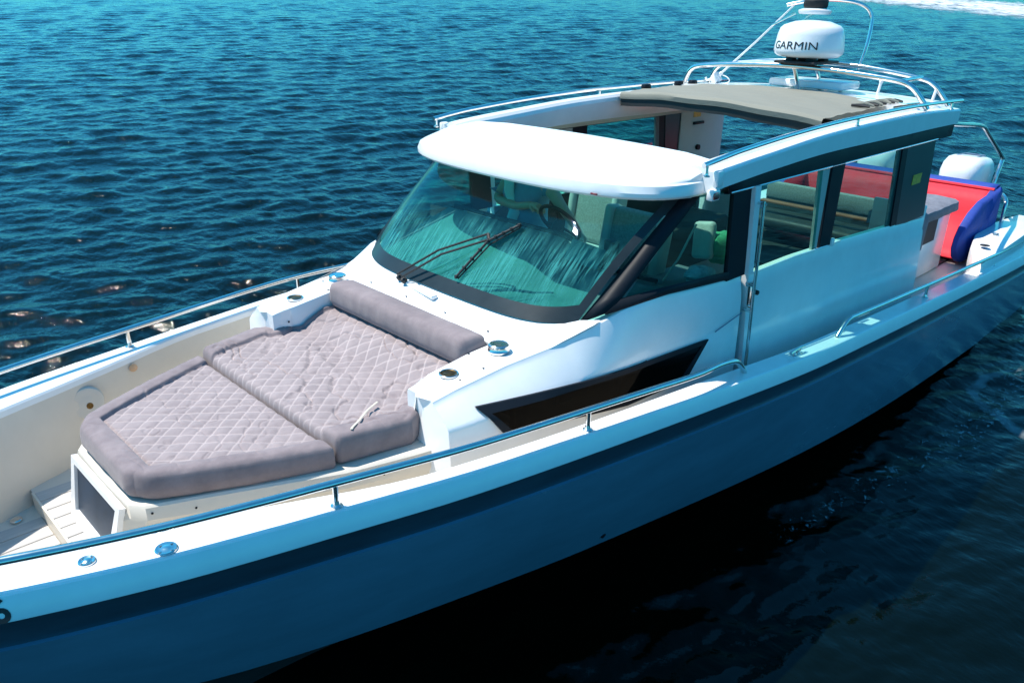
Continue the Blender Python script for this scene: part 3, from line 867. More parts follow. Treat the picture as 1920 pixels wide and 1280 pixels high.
def roof_side(s):
    b = MB(); rows = []
    for x in np.linspace(0.20, -3.92, 36):
        z, zb = rz(x), bz(x)
        yi = 1.09
        up = 0.030
        rows.append([(x, s*(yi+0.03), zb-0.055), (x, s*(yi+0.005), zb+0.02), (x, s*(yi-0.01), z-0.03), (x, s*(yi+0.0), z+up-0.03), (x, s*(yi+0.02), z+up-0.008), (x, s*(yi+0.05), z+up), (x, s*(yi+0.10), z+up-0.004), (x, s*(yi+0.115), z+up-0.02), (x, s*(RY-0.02), z+0.006), (x, s*RY, z), (x, s*(RY+0.008), z-0.012), (x, s*(RY+0.006), zb+0.004), (x, s*(RY-0.006), zb)])
    b.grid(rows)
    for r in (rows[0], rows[-1]): b.add(r, [tuple(range(len(r)))])
    o = b.build('roof_side', white, boat, smooth=15)
    # dark gasket band below fascia
    b = MB(); rows = []
    for x in np.linspace(0.02, -3.86, 24):
        rows.append([(x, s*(RY-0.012), bz(x)+0.004), (x, s*(RY-0.004), bz(x)-0.01), (x, s*(RY-0.008), 2.325), (x, s*(RY-0.04), 2.322)])
    b.grid(rows); b.build('roof_gasket', dark, o, solid=0.008)
    b = MB(); b.tube([(x, s*(RY+0.0), 2.330) for x in np.linspace(0.0, -3.5, 12)], 0.006, n=6); b.build('drip_rail', steel, o)
    # inner lining under the rail of the roof
    b = MB(); b.grid([[(x, s*1.12, bz(x)-0.05), (x, s*1.25, 2.32)] for x in np.linspace(0.1, -3.9, 10)]); b.build('roof_lining', liner, o)
    return o
rs = [roof_side(1), roof_side(-1)]
# little upstand joining brow and side, with the red side light
for s, mm in ((1, redlens), (-1, MATS['green_bag_fabric'])):
    b = MB(); b.box((0.17, s*1.285, 2.44), (0.07, 0.04, 0.10), bevel=0.012); jo = b.build('roof_joint', white, rs[0 if s > 0 else 1])
    b = MB(); b.box((0.20, s*1.282, 2.345), (0.09, 0.05, 0.07), bevel=0.014); b.build('side_light_housing', white, brow)
    b = MB(); b.box((0.205, s*1.300, 2.343), (0.065, 0.03, 0.045), bevel=0.010); b.build('side_light', mm, brow, label='red side light' if s > 0 else 'green side light')
b = MB(); b.box((0.77, 0.82, 2.352), (0.012, 0.05, 0.012), bevel=0.003); b.build('brow_fitting', redlens, brow)
# rear roof deck and canvas sunroof
def roof_rear():
    b = MB(); rows = []
    for x in np.linspace(-2.75, -3.95, 8):
        rows.append([(x, y, rz(x)+0.055+0.035*(1-(y/1.1)**2)) for y in np.linspace(-1.12, 1.12, 13)])
    b.grid(rows)
    rl = rows[-1]; b.grid([rl, [(p[0]-0.01, p[1], p[2]-0.02) for p in rl], [(p[0], p[1], 2.43) for p in rl]])
    b.grid([[(p[0], p[1], p[2]) for p in rows[0]], [(p[0], p[1], 2.45) for p in rows[0]]])
    return b.build('roof_rear_deck', white, boat, smooth=35)
rr_ = roof_rear()
# raised white box on the rear roof, edge upstands
b = MB(); b.box((-3.45, 0.05, 2.72), (0.42, 0.75, 0.07), bevel=0.02); b.build('roof_locker', white, rr_)
cv = MB(); rows = []
for i, x in enumerate(np.linspace(-1.63, -3.02, 30)):
    zc = rz(x)+0.048+0.012*sin(i*1.7)*0.25
    rows.append([(x+(0.06*(1-(y/1.05)**2)+0.11*y-0.08)*(1-i/29), y, zc+0.055*(1-(y/1.08)**2)+0.004*sin(9*y+i*0.6)) for y in np.linspace(-1.06, 1.06, 21)])
fr_ = rows[0]
cv.grid([[(p[0]-0.05, p[1], p[2]-0.075) for p in fr_], [(p[0]+0.012, p[1], p[2]-0.06) for p in fr_], [(p[0]+0.018, p[1], p[2]-0.02) for p in fr_], fr_]+rows[1:])
sunroof = cv.build('canvas_sunroof', canvas, boat, smooth=50)
cv = MB(); cv.grid([[(p[0]-0.09, p[1], p[2]-0.13) for p in fr_], [(p[0]-0.005, p[1], p[2]-0.125) for p in fr_], [(p[0]+0.004, p[1], p[2]-0.062) for p in fr_]])
cv.grid([[(p[0]-0.09-0.7*f, p[1], p[2]-0.13) for p in fr_] for f in (0, 1)])
cv.build('canvas_lip', canvasdark, sunroof, smooth=50)
# bunched folds at the near rear corner of the canvas
for k in range(9):
    b = MB(); x = -2.35-0.085*k
    b.tube([(x, 0.93, rz(x)+0.075), (x-0.03+0.02*sin(k*2.1), 1.0, rz(x)+0.075+0.012*(k % 2)), (x-0.035, 1.07, rz(x)+0.07)], [0.010, 0.015, 0.009], n=7, smooth=3)
    b.build('canvas_fold', rubber if k % 2 == 0 else canvas, sunroof)
for k, x in enumerate((-2.2, -2.75, -3.0)):
    b = MB(); b.box((x, -1.05, rz(x)+0.07), (0.10, 0.06, 0.05), bevel=0.015); b.build('canvas_clamp', dark, sunroof)

# roof rails
def roofrail(s):
    P = [(0.30, s*1.255, 2.528), (0.10, s*1.26, 2.553), (-0.16, s*1.26, 2.578), (-0.84, s*1.26, 2.62), (-1.66, s*1.26, 2.647), (-2.67, s*1.26, 2.655), (-3.4, s*1.26, 2.647), (-4.0, s*1.26, 2.632)]
    b = MB(); b.tube(P, 0.0165, n=10, smooth=6); o = b.build('roof_rail', steel, boat)
    for x in (0.27, -1.75, -3.75):
        zt = float(np.interp(-x, [-0.3, -0.1, 0.16, 0.84, 1.66, 2.67, 3.4, 4.0], [p[2] for p in P]))
        b = MB(); b.tube([(x, s*1.26, zt-0.005), (x, s*1.262, rz(min(x, 0.28))-0.002)], 0.011, n=8); b.lathe([(0.022, 0), (0.022, 0.006), (0.012, 0.012), (0.011, 0.02)], (x, s*1.262, rz(min(x, 0.28))), n=14)
        b.build('rail_foot', steel, o)
    return o
roofrail(1); roofrail(-1)

# ---- rear cabin bulkhead, interior floor, seats, dash, wheel
for y0, y1 in ((-1.25, -0.55), (0.75, 1.25)):
    b = MB(); b.box((-3.72, (y0+y1)/2, 1.2), (0.04, y1-y0, 0.95), bevel=0.008); b.build('rear_bulkhead', white, boat)
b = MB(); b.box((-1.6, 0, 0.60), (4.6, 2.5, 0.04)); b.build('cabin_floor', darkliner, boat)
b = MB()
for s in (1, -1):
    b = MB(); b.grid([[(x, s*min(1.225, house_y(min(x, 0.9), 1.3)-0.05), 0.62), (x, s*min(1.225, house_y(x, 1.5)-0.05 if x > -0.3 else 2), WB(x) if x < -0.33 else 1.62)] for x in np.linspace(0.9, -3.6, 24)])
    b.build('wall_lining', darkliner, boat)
# dash: big pale shelf behind the windscreen
def dash():
    b = MB(); rows = []
    for f in np.linspace(0, 1, 12):
        r = []
        for y in np.linspace(-1.05, 1.05, 25):
            xf, zf = ws_foot(y)
            xf -= 0.05
            xe = 0.32-0.16*max(0, (y+0.2))*0.4
            ze = lerp(1.86, 1.70, min(1, max(0, (y-0.22)/0.2)))
            hump = 0.03*math.exp(-((y+0.35)/0.35)**2)*sin(pi*min(1, f*1.0))
            r.append((lerp(xf, xe, f), y, lerp(zf-0.012, ze, f)+hump))
        rows.append(r)
    last = rows[-1]
    rows.append([(p[0]-0.03, p[1], p[2]-0.02) for p in last]); rows.append([(p[0]-0.02, p[1], 1.25) for p in last])
    b.grid(rows)
    return b.build('dashboard', dashm, boat, smooth=40)
dsh = dash()
b = MB(); b.tube([(0.30-0.064*max(0, y+0.2), y, 1.875-0.16*min(1, max(0, (y-0.22)/0.2))) for y in np.linspace(-1.0, 0.95, 24)], 0.018, n=8); b.build('dash_edge', dark, dsh)
b = MB(); b.box((0.47, 0.0, 1.83), (0.5, 0.75, 0.02), bevel=0.005); b.build('instrument_cover', panelm, dsh) if False else None
# instrument blocks seen through the windscreen at the near side
b = MB(); b.box((0.31, 0.62, 1.84), (0.07, 0.09, 0.20), rot=Matrix.Rotation(radians(-12), 3, 'Z'), bevel=0.012); b.build('radio_set', rubber, dsh)
b = MB(); b.box((0.44, 0.50, 1.84), (0.012, 0.26, 0.15), rot=Matrix.Rotation(radians(-35), 3, 'Y') @ Matrix.Rotation(radians(15), 3, 'Z'), bevel=0.006); b.build('chart_screen', dashm, dsh)
# wheel
b = MB(); cw = Vector((0.10, -0.04, 1.89)); q = Vector((0, 0, 1)).rotation_difference(Vector((-0.8, 0, 0.6)))
ring = [cw+q @ Vector((0.175*cos(a), 0.175*sin(a), 0)) for a in np.linspace(0, 2*pi, 33)]
b.tube(ring, 0.015, n=8)
for a in (0.3, 2.4, 4.5): b.tube([cw+q @ Vector((0, 0, -0.02)), cw+q @ Vector((0.17*cos(a), 0.17*sin(a), 0))], 0.010, n=6)
b.lathe([(0, 0.01), (0.04, 0.008), (0.045, -0.03), (0.02, -0.12)], cw, axis=(-0.8, 0, 0.6), n=16)
b.build('steering_wheel', rubber, dsh)
def seat(x, y, label):
    st = MB(); st.box((x+0.02, y, 1.40), (0.50, 0.50, 0.14), bevel=0.05, seg=3); o = st.build('cabin_seat', seatm, boat, label=label)
    ry = Matrix.Rotation(radians(-10), 3, 'Y')
    b = MB(); b.box((x-0.27, y, 1.74), (0.12, 0.46, 0.56), rot=ry, bevel=0.05, seg=3); b.build('backrest', seatgrey, o)
    for d in (-1, 1):
        b = MB(); b.box((x-0.25, y+d*0.235, 1.73), (0.16, 0.07, 0.60), rot=ry, bevel=0.03, seg=3); b.build('side_bolster', seatm, o)
    if y < 0: b = MB(); b.box((x-0.33, y, 2.055), (0.10, 0.30, 0.14), rot=ry, bevel=0.04, seg=3); b.build('headrest', seatm, o)

    b = MB(); b.lathe([(0.09, 0), (0.06, 0.05), (0.05, 0.6)], (x, y, 0.64), n=16); b.lathe([(0.2, 0), (0.2, 0.02), (0.09, 0.03)], (x, y, 0.62), n=20); b.build('pedestal', rubber, o)
    return o
seat(0.06, 0.43, 'pale passenger seat with mottled grey back')
seat(-0.62, -0.50, 'pale helm seat')
b = MB(); b.box((-0.75, 0.92, 1.78), (0.10, 0.16, 0.34), rot=Matrix.Rotation(radians(-18), 3, 'Y'), bevel=0.04, seg=3); b.build('grab_post', seatm, boat) if False else None
# galley bench and side table along the near wall
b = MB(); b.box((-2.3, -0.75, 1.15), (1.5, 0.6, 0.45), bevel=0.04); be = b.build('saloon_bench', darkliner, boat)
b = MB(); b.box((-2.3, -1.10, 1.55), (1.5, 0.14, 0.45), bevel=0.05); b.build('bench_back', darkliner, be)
b = MB(); b.box((0.0, 0.92, 1.605), (0.95, 0.55, 0.03), bevel=0.01); ta = b.build('side_shelf', dashm, boat)
b = MB(); b.tube([(0.44, 0.70, 1.64), (0.30, 0.95, 1.64), (0.20, 1.15, 1.64)], 0.008, n=6); b.build('shelf_rail', seatm, ta)

# ---- wipers
def wiper():
    B0 = Vector((1.315, -0.40, 1.635)); B1 = Vector((1.330, -0.33, 1.635))
    T0 = ws_pt(0.155, 0.49, 0.045); T1 = ws_pt(0.185, 0.455, 0.04)
    b = MB()
    for B in (B0, B1): b.lathe([(0, 0), (0.022, 0), (0.022, 0.02), (0.012, 0.03), (0, 0.03)], B, axis=(0.6, 0, 0.8), n=14)
    up = Vector((0.025, 0, 0.035))
    b.tube([B0+up, B0.lerp(T0, 0.5)+up*1.5, T0], 0.0075, n=7)
    b.tube([B1+up, B1.lerp(T1, 0.5)+up*1.5, T1], 0.0075, n=7)
    b.tube([T0, T1], 0.012, n=7)
    o = b.build('wiper', rubber, boat)
    b = MB(); P0, P1, P2 = ws_pt(0.10, 0.13, 0.03), ws_pt(0.19, 0.44, 0.045), ws_pt(0.32, 0.62, 0.03)
    b.tube([P0, P1, P2], 0.009, n=7); d = Vector((-0.012, 0, -0.016))
    b.tube([P0+d, P1+d*1.6, P2+d], 0.006, n=5)
    for k in range(9):
        t = k/8; q = P0.lerp(P1, t*2) if t < 0.5 else P1.lerp(P2, t*2-1); b.box(q, (0.022, 0.022, 0.024), bevel=0.005)
    b.build('wiper_blade', rubber, o)
wiper()
b = MB(); b.box((1.335, -0.14, 1.622), (0.05, 0.34, 0.03), rot=Matrix.Rotation(radians(-8), 3, 'Z'), bevel=0.012); b.build('wiper_housing', white, fd)

# ---- deck rails with posts
def deckrail(pts, posts, s, h=0.12):
    P = [(x, s*y, z) for x, y, z in pts]
    b = MB(); b.tube(P, 0.0185, n=12, smooth=6); o = b.build('deck_rail', steel, boat)
    for x, y in posts:
        z = shz(x)
        b = MB(); b.tube([(x, s*y, z-0.002), (x, s*y, z+h-0.004)], 0.0135, n=10)
        b.lathe([(0.028, 0.0), (0.028, 0.005), (0.017, 0.014), (0.014, 0.03)], (x, s*y, z+0.001), n=16)
        b.build('rail_post', steel, o)
    return o
for s in (1, -1):
    f = [(x, shy(x)-0.05, shz(x)+0.12) for x in (5.0, 4.6, 4.16, 3.65, 3.2, 2.88, 2.3, 1.9, 1.48, 1.0, 0.6, 0.32)]
    f = f[:-1]+[(0.30, shy(0.3)-0.08, shz(0.3)+0.118), (0.14, shy(0.1)-0.085, shz(0.1)+0.105), (0.05, shy(0.0)-0.085, shz(0)+0.04), (0.02, shy(0)-0.085, shz(0)-0.002)]
    deckrail(f, [(4.16, shy(4.16)-0.08), (2.88, 1.19), (1.50, 1.475)], s)
    a = [(-1.28, shy(-1.28)-0.075, shz(-1.28)), (-1.36, shy(-1.3)-0.075, shz(-1.36)+0.07), (-1.44, shy(-1.5)-0.075, shz(-1.44)+0.115)]+[(x, shy(x)-0.075, shz(x)+0.12) for x in (-1.6, -2.2, -3.1, -4.1, -5.2, -6.2)]+[(-6.5, shy(-6.5)-0.075, shz(-6.5)+0.02)]
    deckrail(a, [(-3.1, shy(-3.1)-0.075), (-5.1, shy(-5.1)-0.075)], s)
    # cleat
    z = shz(-0.65)
    b = MB(); y = s*(shy(-0.65)-0.075)
    b.tube([(-0.75, y, z+0.035), (-0.69, y, z+0.042), (-0.61, y, z+0.042), (-0.55, y, z+0.035)], 0.012, n=8, smooth=2)
    b.tube([(-0.68, y, z), (-0.675, y, z+0.04)], 0.012, n=8); b.tube([(-0.62, y, z), (-0.625, y, z+0.04)], 0.012, n=8)
    b.box((-0.65, y, z+0.003), (0.12, 0.05, 0.008), bevel=0.003)
    b.build('cleat', steel, boat)
# deck fittings forward on the near gunwale
for x, y, r in ((3.56, 1.00, 0.045), (3.82, 0.875, 0.034), (4.15, 0.72, 0.03)):
    b = MB(); b.lathe([(r, 0), (r, 0.006), (r*0.9, 0.010), (r*0.55, 0.007), (r*0.3, 0.012), (0, 0.012)], (x, y, shz(x)+0.001), n=28)
    for a in range(4): b.lathe([(r*0.13, 0.008), (r*0.12, 0.012), (0, 0.012)], (x+r*0.7*cos(a*pi/2+.4), y+r*0.7*sin(a*pi/2+.4), shz(x)+0.001), n=8)
    b.build('deck_filler', steel, gunw[0])
# round speaker and chrome lamp on the far bulwark
nrm = Vector((0, 1, 0.12)).normalized()
b = MB(); c0 = Vector((3.26, -0.915, 1.155)); b.lathe([(0.0, 0.012), (0.035, 0.014), (0.05, 0.010), (0.075, 0.018), (0.092, 0.016), (0.10, 0.0)], c0, axis=nrm, n=40); spk = b.build('speaker', cream, gunw[1])
b = MB(); b.lathe([(0, 0.02), (0.018, 0.018), (0.022, 0.012)], c0+Vector((-0.01, 0, -0.02)), axis=nrm, n=16); b.build('speaker_centre', gold, spk)
b = MB(); b.lathe([(0.045, 0.0), (0.045, 0.05), (0.035, 0.07), (0.0, 0.075)], (3.76, -0.83, 1.0), axis=(0.4, 1, 0.1), n=28); b.build('chrome_lamp', steel, gunw[1])
b = MB(); b.lathe([(0.0, 0.003), (0.022, 0.002), (0.026, 0)], (2.93, -1.035, 1.24), axis=nrm, n=14); b.build('reflection_spot', orange, gunw[1])  # orange reflection on the bulwark, put in as a coloured disc

# ---- door handle bar and locks
b = MB(); b.tube([(-0.325, 1.345, 2.24), (-0.325, 1.355, 2.0), (-0.33, 1.36, 1.6), (-0.34, 1.37, 1.2), (-0.345, 1.372, 0.98)], 0.011, n=10); dh = b.build('door_bar', steel, boat)
for z in (2.22, 1.66, 1.48): 
    b = MB(); b.tube([(-0.33, 1.30, z), (-0.33, 1.36, z)], 0.010, n=8); b.build('bar_bracket', steel, dh)
b = MB()
b.box((-0.385, 1.315, 1.585), (0.05, 0.03, 0.17), bevel=0.01); b.build('door_lock', steel, boat)
for z in (1.655, 1.50):
    b = MB(); b.lathe([(0, 0.02), (0.018, 0.018), (0.02, 0)], (-0.375, 1.32, z), axis=(0, 1, 0), n=14); b.build('lock_knob', steel, dh)
b = MB(); b.lathe([(0, 0.03), (0.016, 0.028), (0.018, 0)], (-0.46, 1.30, 1.575), axis=(0, 1, 0), n=14); b.build('door_button', rubber, dh)
b = MB(); b.tube([(0.0, 1.299, 1.40), (-0.28, 1.318, 1.47)], 0.004, n=5); b.build('panel_seam', engline, hs[0])

# ---- targa hoops on the roof
def hoop(dx, z0):
    return [(-3.15+dx, -1.255, 2.61), (-3.10+dx, -1.20, 2.70), (-3.06+dx, -1.12, 2.79), (-3.04+dx, -0.98, 2.835), (-3.02+dx, -0.5, 2.875+z0), (-3.02+dx, 0, 2.892+z0), (-3.02+dx, 0.5, 2.875+z0), (-3.04+dx, 0.98, 2.835), (-3.06+dx, 1.12, 2.79), (-3.10+dx, 1.20, 2.70), (-3.15+dx, 1.255, 2.61)]
b = MB(); b.tube(hoop(0, 0), 0.024, n=12, smooth=4)
mast = b.build('roof_hoop', steel, boat)
b = MB(); b.tube(hoop(-0.50, 0.02), 0.022, n=12, smooth=4); b.build('rear_tube', steel, mast)
for y in (-1.0, 1.02, -0.98):
    b = MB(); b.tube([(-3.04, y, 2.83), (-3.54, y, 2.84)], 0.018, n=10); b.build('cross_tube', steel, mast)
for x in (-3.05, -3.50):
    b = MB(); b.tube([(x, 0.02, 2.89), (x-0.10, 0.06, 2.655)], 0.018, n=10); b.lathe([(0.04, 0), (0.04, 0.006), (0.02, 0.012)], (x-0.10, 0.06, 2.655), n=16); b.build('mast_strut', steel, mast)
b = MB(); b.box((-3.3, -0.42, 2.885), (0.36, 0.42, 0.02), bevel=0.006); b.build('mast_plate', white, mast)
# radar scanner
RC = Vector((-3.15, 0.09, 2.93))
b = MB(); b.box(RC+Vector((0, 0, 0.0)), (0.52, 0.40, 0.025), bevel=0.01); rad_ = b.build('radar_scanner', rubber, boat, label='white radar dome with dark base')
b = MB()
for dx, dy in ((0.12, 0.1), (-0.12, 0.1), (0.12, -0.1), (-0.12, -0.1)): b.box(RC+Vector((dx, dy, 0.025)), (0.09, 0.07, 0.04), bevel=0.01)
b.build('radar_feet', rubber, rad_)
RD = 0.315
DC = RC+Vector((0, 0, 0.04))
b = MB(); b.lathe([(0.0, 0.0), (0.22, 0.0), (RD-0.04, 0.01), (RD-0.012, 0.028), (RD, 0.06), (RD-0.004, 0.10), (RD-0.018, 0.20), (RD-0.035, 0.255), (RD-0.065, 0.282), (RD-0.16, 0.315), (0.05, 0.325), (0, 0.325)], DC, n=64)
dome = b.build('radar_dome', enginem, rad_, smooth=50)
# lettering wrapped round the dome
tx, me = text_mesh('GARMIN', 0.090, Matrix.Identity(4), 'radar_lettering', printblack, rad_)
xs_ = [v.co.x for v in me.vertices]; wtx = max(xs_)-min(xs_)
A0 = radians(-2)     # direction the print faces, boat frame
SP = 0.46
for v in me.vertices:
    q_ = (v.co.x-min(xs_))/wtx
    a = A0-(0.5-q_)*-1*0+ (q_-0.5)*(SP/ RD)*1.0
    zz = 0.078+v.co.y*1.05
    rr = RD-np.interp(zz, [0.028, 0.06, 0.10, 0.20], [0.012, 0, 0.004, 0.018])+0.0025+v.co.z
    v.co = Vector((DC.x+rr*cos(a), DC.y+rr*sin(a), DC.z+zz))
# subdivided letters follow the curve closely enough at this size
b = MB(); a = radians(33)
tri = []
for (da, zz) in ((-0.075, 0.172), (0.075, 0.172), (0.0, 0.23)):
    rr = RD-np.interp(zz, [0.06, 0.10, 0.18, 0.215], [0, 0.005, 0.022, 0.035])+0.003
    tri.append((DC.x+rr*cos(a+da), DC.y+rr*sin(a+da), DC.z+zz))
b.add(tri, [(0, 1, 2)]); b.build('radar_emblem', printblue, rad_, solid=0.002)
# light mast above the radar
b = MB(); b.tube([(-3.55, 0.42, 2.86), (-3.60, 0.44, 3.06), (-3.66, 0.42, 3.30), (-3.62, 0.36, 3.42), (-3.5, 0.2, 3.47), (-3.3, 0.0, 3.47), (-3.2, -0.22, 3.42)], 0.017, n=10, smooth=5)
lm = b.build('light_mast', steel, mast)
b = MB(); b.lathe([(0, 0), (0.14, 0), (0.15, 0.02), (0.15, 0.035), (0.11, 0.05), (0, 0.05)], (-3.3, 0.02, 3.345), n=30); b.build('mast_light_base', enginem, lm)
b = MB(); b.lathe([(0, 0.052), (0.10, 0.052), (0.11, 0.07), (0.11, 0.12), (0.08, 0.15), (0, 0.16)], (-3.3, 0.02, 3.345), n=30); b.build('mast_light', rubber, lm)
b = MB()
for p0, p1 in (((-3.2, -0.12, 3.35), (-3.15, -0.32, 3.24)), ((-3.3, 0.02, 3.47), (-3.3, 0.02, 3.36)), ((-3.35, -0.02, 3.35), (-3.3, -0.22, 3.20))): b.tube([p0, p1], 0.010, n=7)
b.build('mast_brace', steel, lm)
# antenna on the far side of the roof
b = MB(); b.tube([(-3.30, -1.0, 2.66), (-3.3, -0.90, 2.76)], [0.03, 0.018], n=10); b.tube([(-3.3, -0.90, 2.76), (-3.3, -0.55, 3.08), (-3.3, -0.2, 3.42)], [0.012, 0.008], n=8)
b.box((-3.3, -0.96, 2.70), (0.06, 0.09, 0.10), rot=Matrix.Rotation(radians(35), 3, 'X'), bevel=0.015)
b.build('antenna', enginem, boat)
b = MB(); b.tube([(-3.3, -0.93, 2.74), (-3.3, -0.84, 2.72), (-3.3, -0.80, 2.68), (-3.3, -0.86, 2.65), (-3.3, -0.95, 2.655)], 0.006, n=6, smooth=4); b.tube([(-3.3, -1.0, 2.70), (-3.3, -1.07, 2.67), (-3.3, -1.09, 2.70)], 0.012, n=6, smooth=3); b.build('antenna_cable', enginem, boat)
for x, y, h in ((-3.62, 0.24, 0.07), (-3.86, 0.52, 0.13), (-3.70, 0.05, 0.06), (-3.84, 1.05, 0.11)):
    b = MB(); z0_ = rz(x)+0.055; b.tube([(x, y, z0_), (x-0.02, y+0.01, z0_+h)], 0.014, n=8); b.lathe([(0.018, 0), (0.02, 0.02), (0.012, 0.03), (0, 0.03)], (x-0.02, y+0.01, z0_+h-0.01), n=12); b.build('rod_holder', enginem, rr_)

# ---- stern: awning pole, galley block with grey cover, corner block, hoops
b = MB(); b.tube([(-3.90, 1.16, 2.42), (-4.9, 1.03, 2.315), (-5.9, 0.95, 2.205), (-6.25, 0.94, 2.08), (-7.05, 0.93, 1.74), (-7.12, 0.93, 1.66), (-7.04, 0.93, 1.48), (-6.98, 0.93, 1.1), (-6.92, 0.93, 0.8)], 0.024, n=10, smooth=4); b.build('awning_pole', steel, boat)
b = MB(); b.tube([(-6.35, 1.28, 0.85), (-6.35, 1.28, 1.25), (-6.40, 1.26, 1.33), (-6.55, 1.18, 1.36), (-6.7, 1.1, 1.33), (-6.75, 1.05, 1.2), (-6.75, 1.05, 0.8)], 0.022, n=10, smooth=4); b.build('stern_hoop', steel, boat)
def corner(s):
    o = [(-4.62, 1.62), (-6.93, 1.62), (-6.93, 1.30), (-6.2, 1.20), (-5.55, 1.24), (-5.05, 1.36), (-4.72, 1.50)]
    b = MB(); b.prism([(x, s*y) for x, y in (o if s > 0 else o[::-1])], 0.72, lambda x, y: np.interp(x, [-7, -5.2, -4.6], [1.09, 1.06, 0.99]), bevel=0.025); q = b.build('stern_corner', white, boat)
    for x, y, r in ((-5.15, 1.47, 0.05), (-5.75, 1.40, 0.035)):
        b = MB(); b.lathe([(r, 0.0), (r, 0.005), (r*0.85, 0.006), (r*0.8, 0.002), (0, 0.002)], (x, s*y, 1.061+(-5.2-x)*0.016), n=20); b.build('rod_socket', steel if r < 0.04 else rubber, q)
corner(1); corner(-1)
gb_ = MB(); gb_.box((-4.62, 0.86, 1.08), (1.00, 0.42, 0.70), bevel=0.02); gal = gb_.build('galley_block', white, boat)
b = MB(); b.box((-4.47, 1.078, 1.25), (0.46, 0.01, 0.26)); b.build('galley_opening', dark, gal)
b = MB(); b.box((-3.78, 1.10, 1.06), (0.14, 0.24, 0.72), bevel=0.02); b.build('galley_end', white, gal)
b = MB(); b.prism([(-6.90, -1.2), (-6.62, -1.2), (-6.62, 1.2), (-6.90, 1.2)], 0.40, 0.95, bevel=0.03); b.build('transom', white, boat)

b = MB(); b.box((-5.05, -0.30, 1.27), (0.10, 1.6, 0.20), bevel=0.02, seg=2); ab = b.build('aft_bench', seatgrey, boat)
b = MB(); b.box((-5.06, -0.30, 1.0), (0.10, 1.6, 0.44), bevel=0.02); b.build('bench_front', darkliner, ab)
b = MB(); b.box((-4.75, -0.35, 0.98), (0.55, 1.5, 0.14), bevel=0.05, seg=3); b.build('bench_cushion', darkliner, ab)
b = MB(); b.box((-4.72, -0.3, 1.19), (0.10, 1.4, 0.03), bevel=0.01); b.build('bench_shelf', wood, ab)
b = MB(); b.box((-4.6, -0.2, 0.735), (1.9, 2.5, 0.02)); b.build('aft_sole', darkliner, boat)
# outboard engines
def outboard(y, label):
    b = MB(); prof = []
    for z, sx0, sx1, sy in ((0.95, -6.78, -7.38, 0.17), (1.15, -6.70, -7.50, 0.22), (1.35, -6.67, -7.56, 0.255), (1.5, -6.68, -7.55, 0.265), (1.60, -6.73, -7.50, 0.25), (1.665, -6.80, -7.42, 0.215), (1.685, -6.90, -7.34, 0.17)):
        r = []
        for k in range(36):
            a = 2*pi*k/36; ex = 0.62
            cx_ = math.copysign(abs(cos(a))**ex, cos(a)); sy_ = math.copysign(abs(sin(a))**ex, sin(a))
            r.append(((sx0+sx1)/2+(sx0-sx1)/2*cx_, y+sy*sy_, z+(0.02*cx_ if z > 1.4 else 0)))
        prof.append(r)
    b.grid(prof, closed_v=True, cap=True)
    o = b.build('outboard_engine', enginem, boat, label=label, smooth=50)
    b = MB(); rr = [(p[0]+(0.004 if p[0] > -7.1 else -0.004), y+(p[1]-y)*1.012, p[2]) for p in prof[3]]; rr.append(rr[0]); b.tube(rr[-1:]+rr[:-1], 0.012, n=6); b.build('cowling_stripe', engline, o)
    b = MB(); b.box((-7.10, y, 1.695), (0.30, 0.20, 0.012), bevel=0.005); b.build('cowling_vent', engline, o) if False else None
    b = MB(); b.tube([(-6.93, y-0.12, 1.70), (-6.93, y+0.12, 1.70), (-7.30, y+0.12, 1.685), (-7.30, y-0.12, 1.685), (-6.93, y-0.12, 1.70)], 0.006, n=5); b.build('cowling_groove', engline, o)
    b = MB(); b.box((-7.1, y, 0.55), (0.32, 0.16, 0.85), bevel=0.05); b.box((-6.93, y, 0.72), (0.12, 0.3, 0.35), bevel=0.03); b.box((-7.15, y, -0.05), (0.42, 0.06, 0.5), bevel=0.02); b.build('engine_leg', enginem, o)
outboard(0.56, 'port white outboard engine'); outboard(-0.52, 'starboard white outboard engine')

# hull number at the bow
tx, me = text_mesh('6', 0.135, Matrix.Identity(4), 'hull_number', printblack, gunw[0], 0.0012)
for v in me.vertices:
    X = 4.168-v.co.x*0.9; t = v.co.y/0.095
    y, z = shy(X), shz(X)
    yy = lerp(y+0.036, y-0.002, min(max(t, -0.1), 1.05)); zz = lerp(z-0.092, z-0.006, t)
    v.co = Vector((X, yy+0.003+v.co.z, zz))

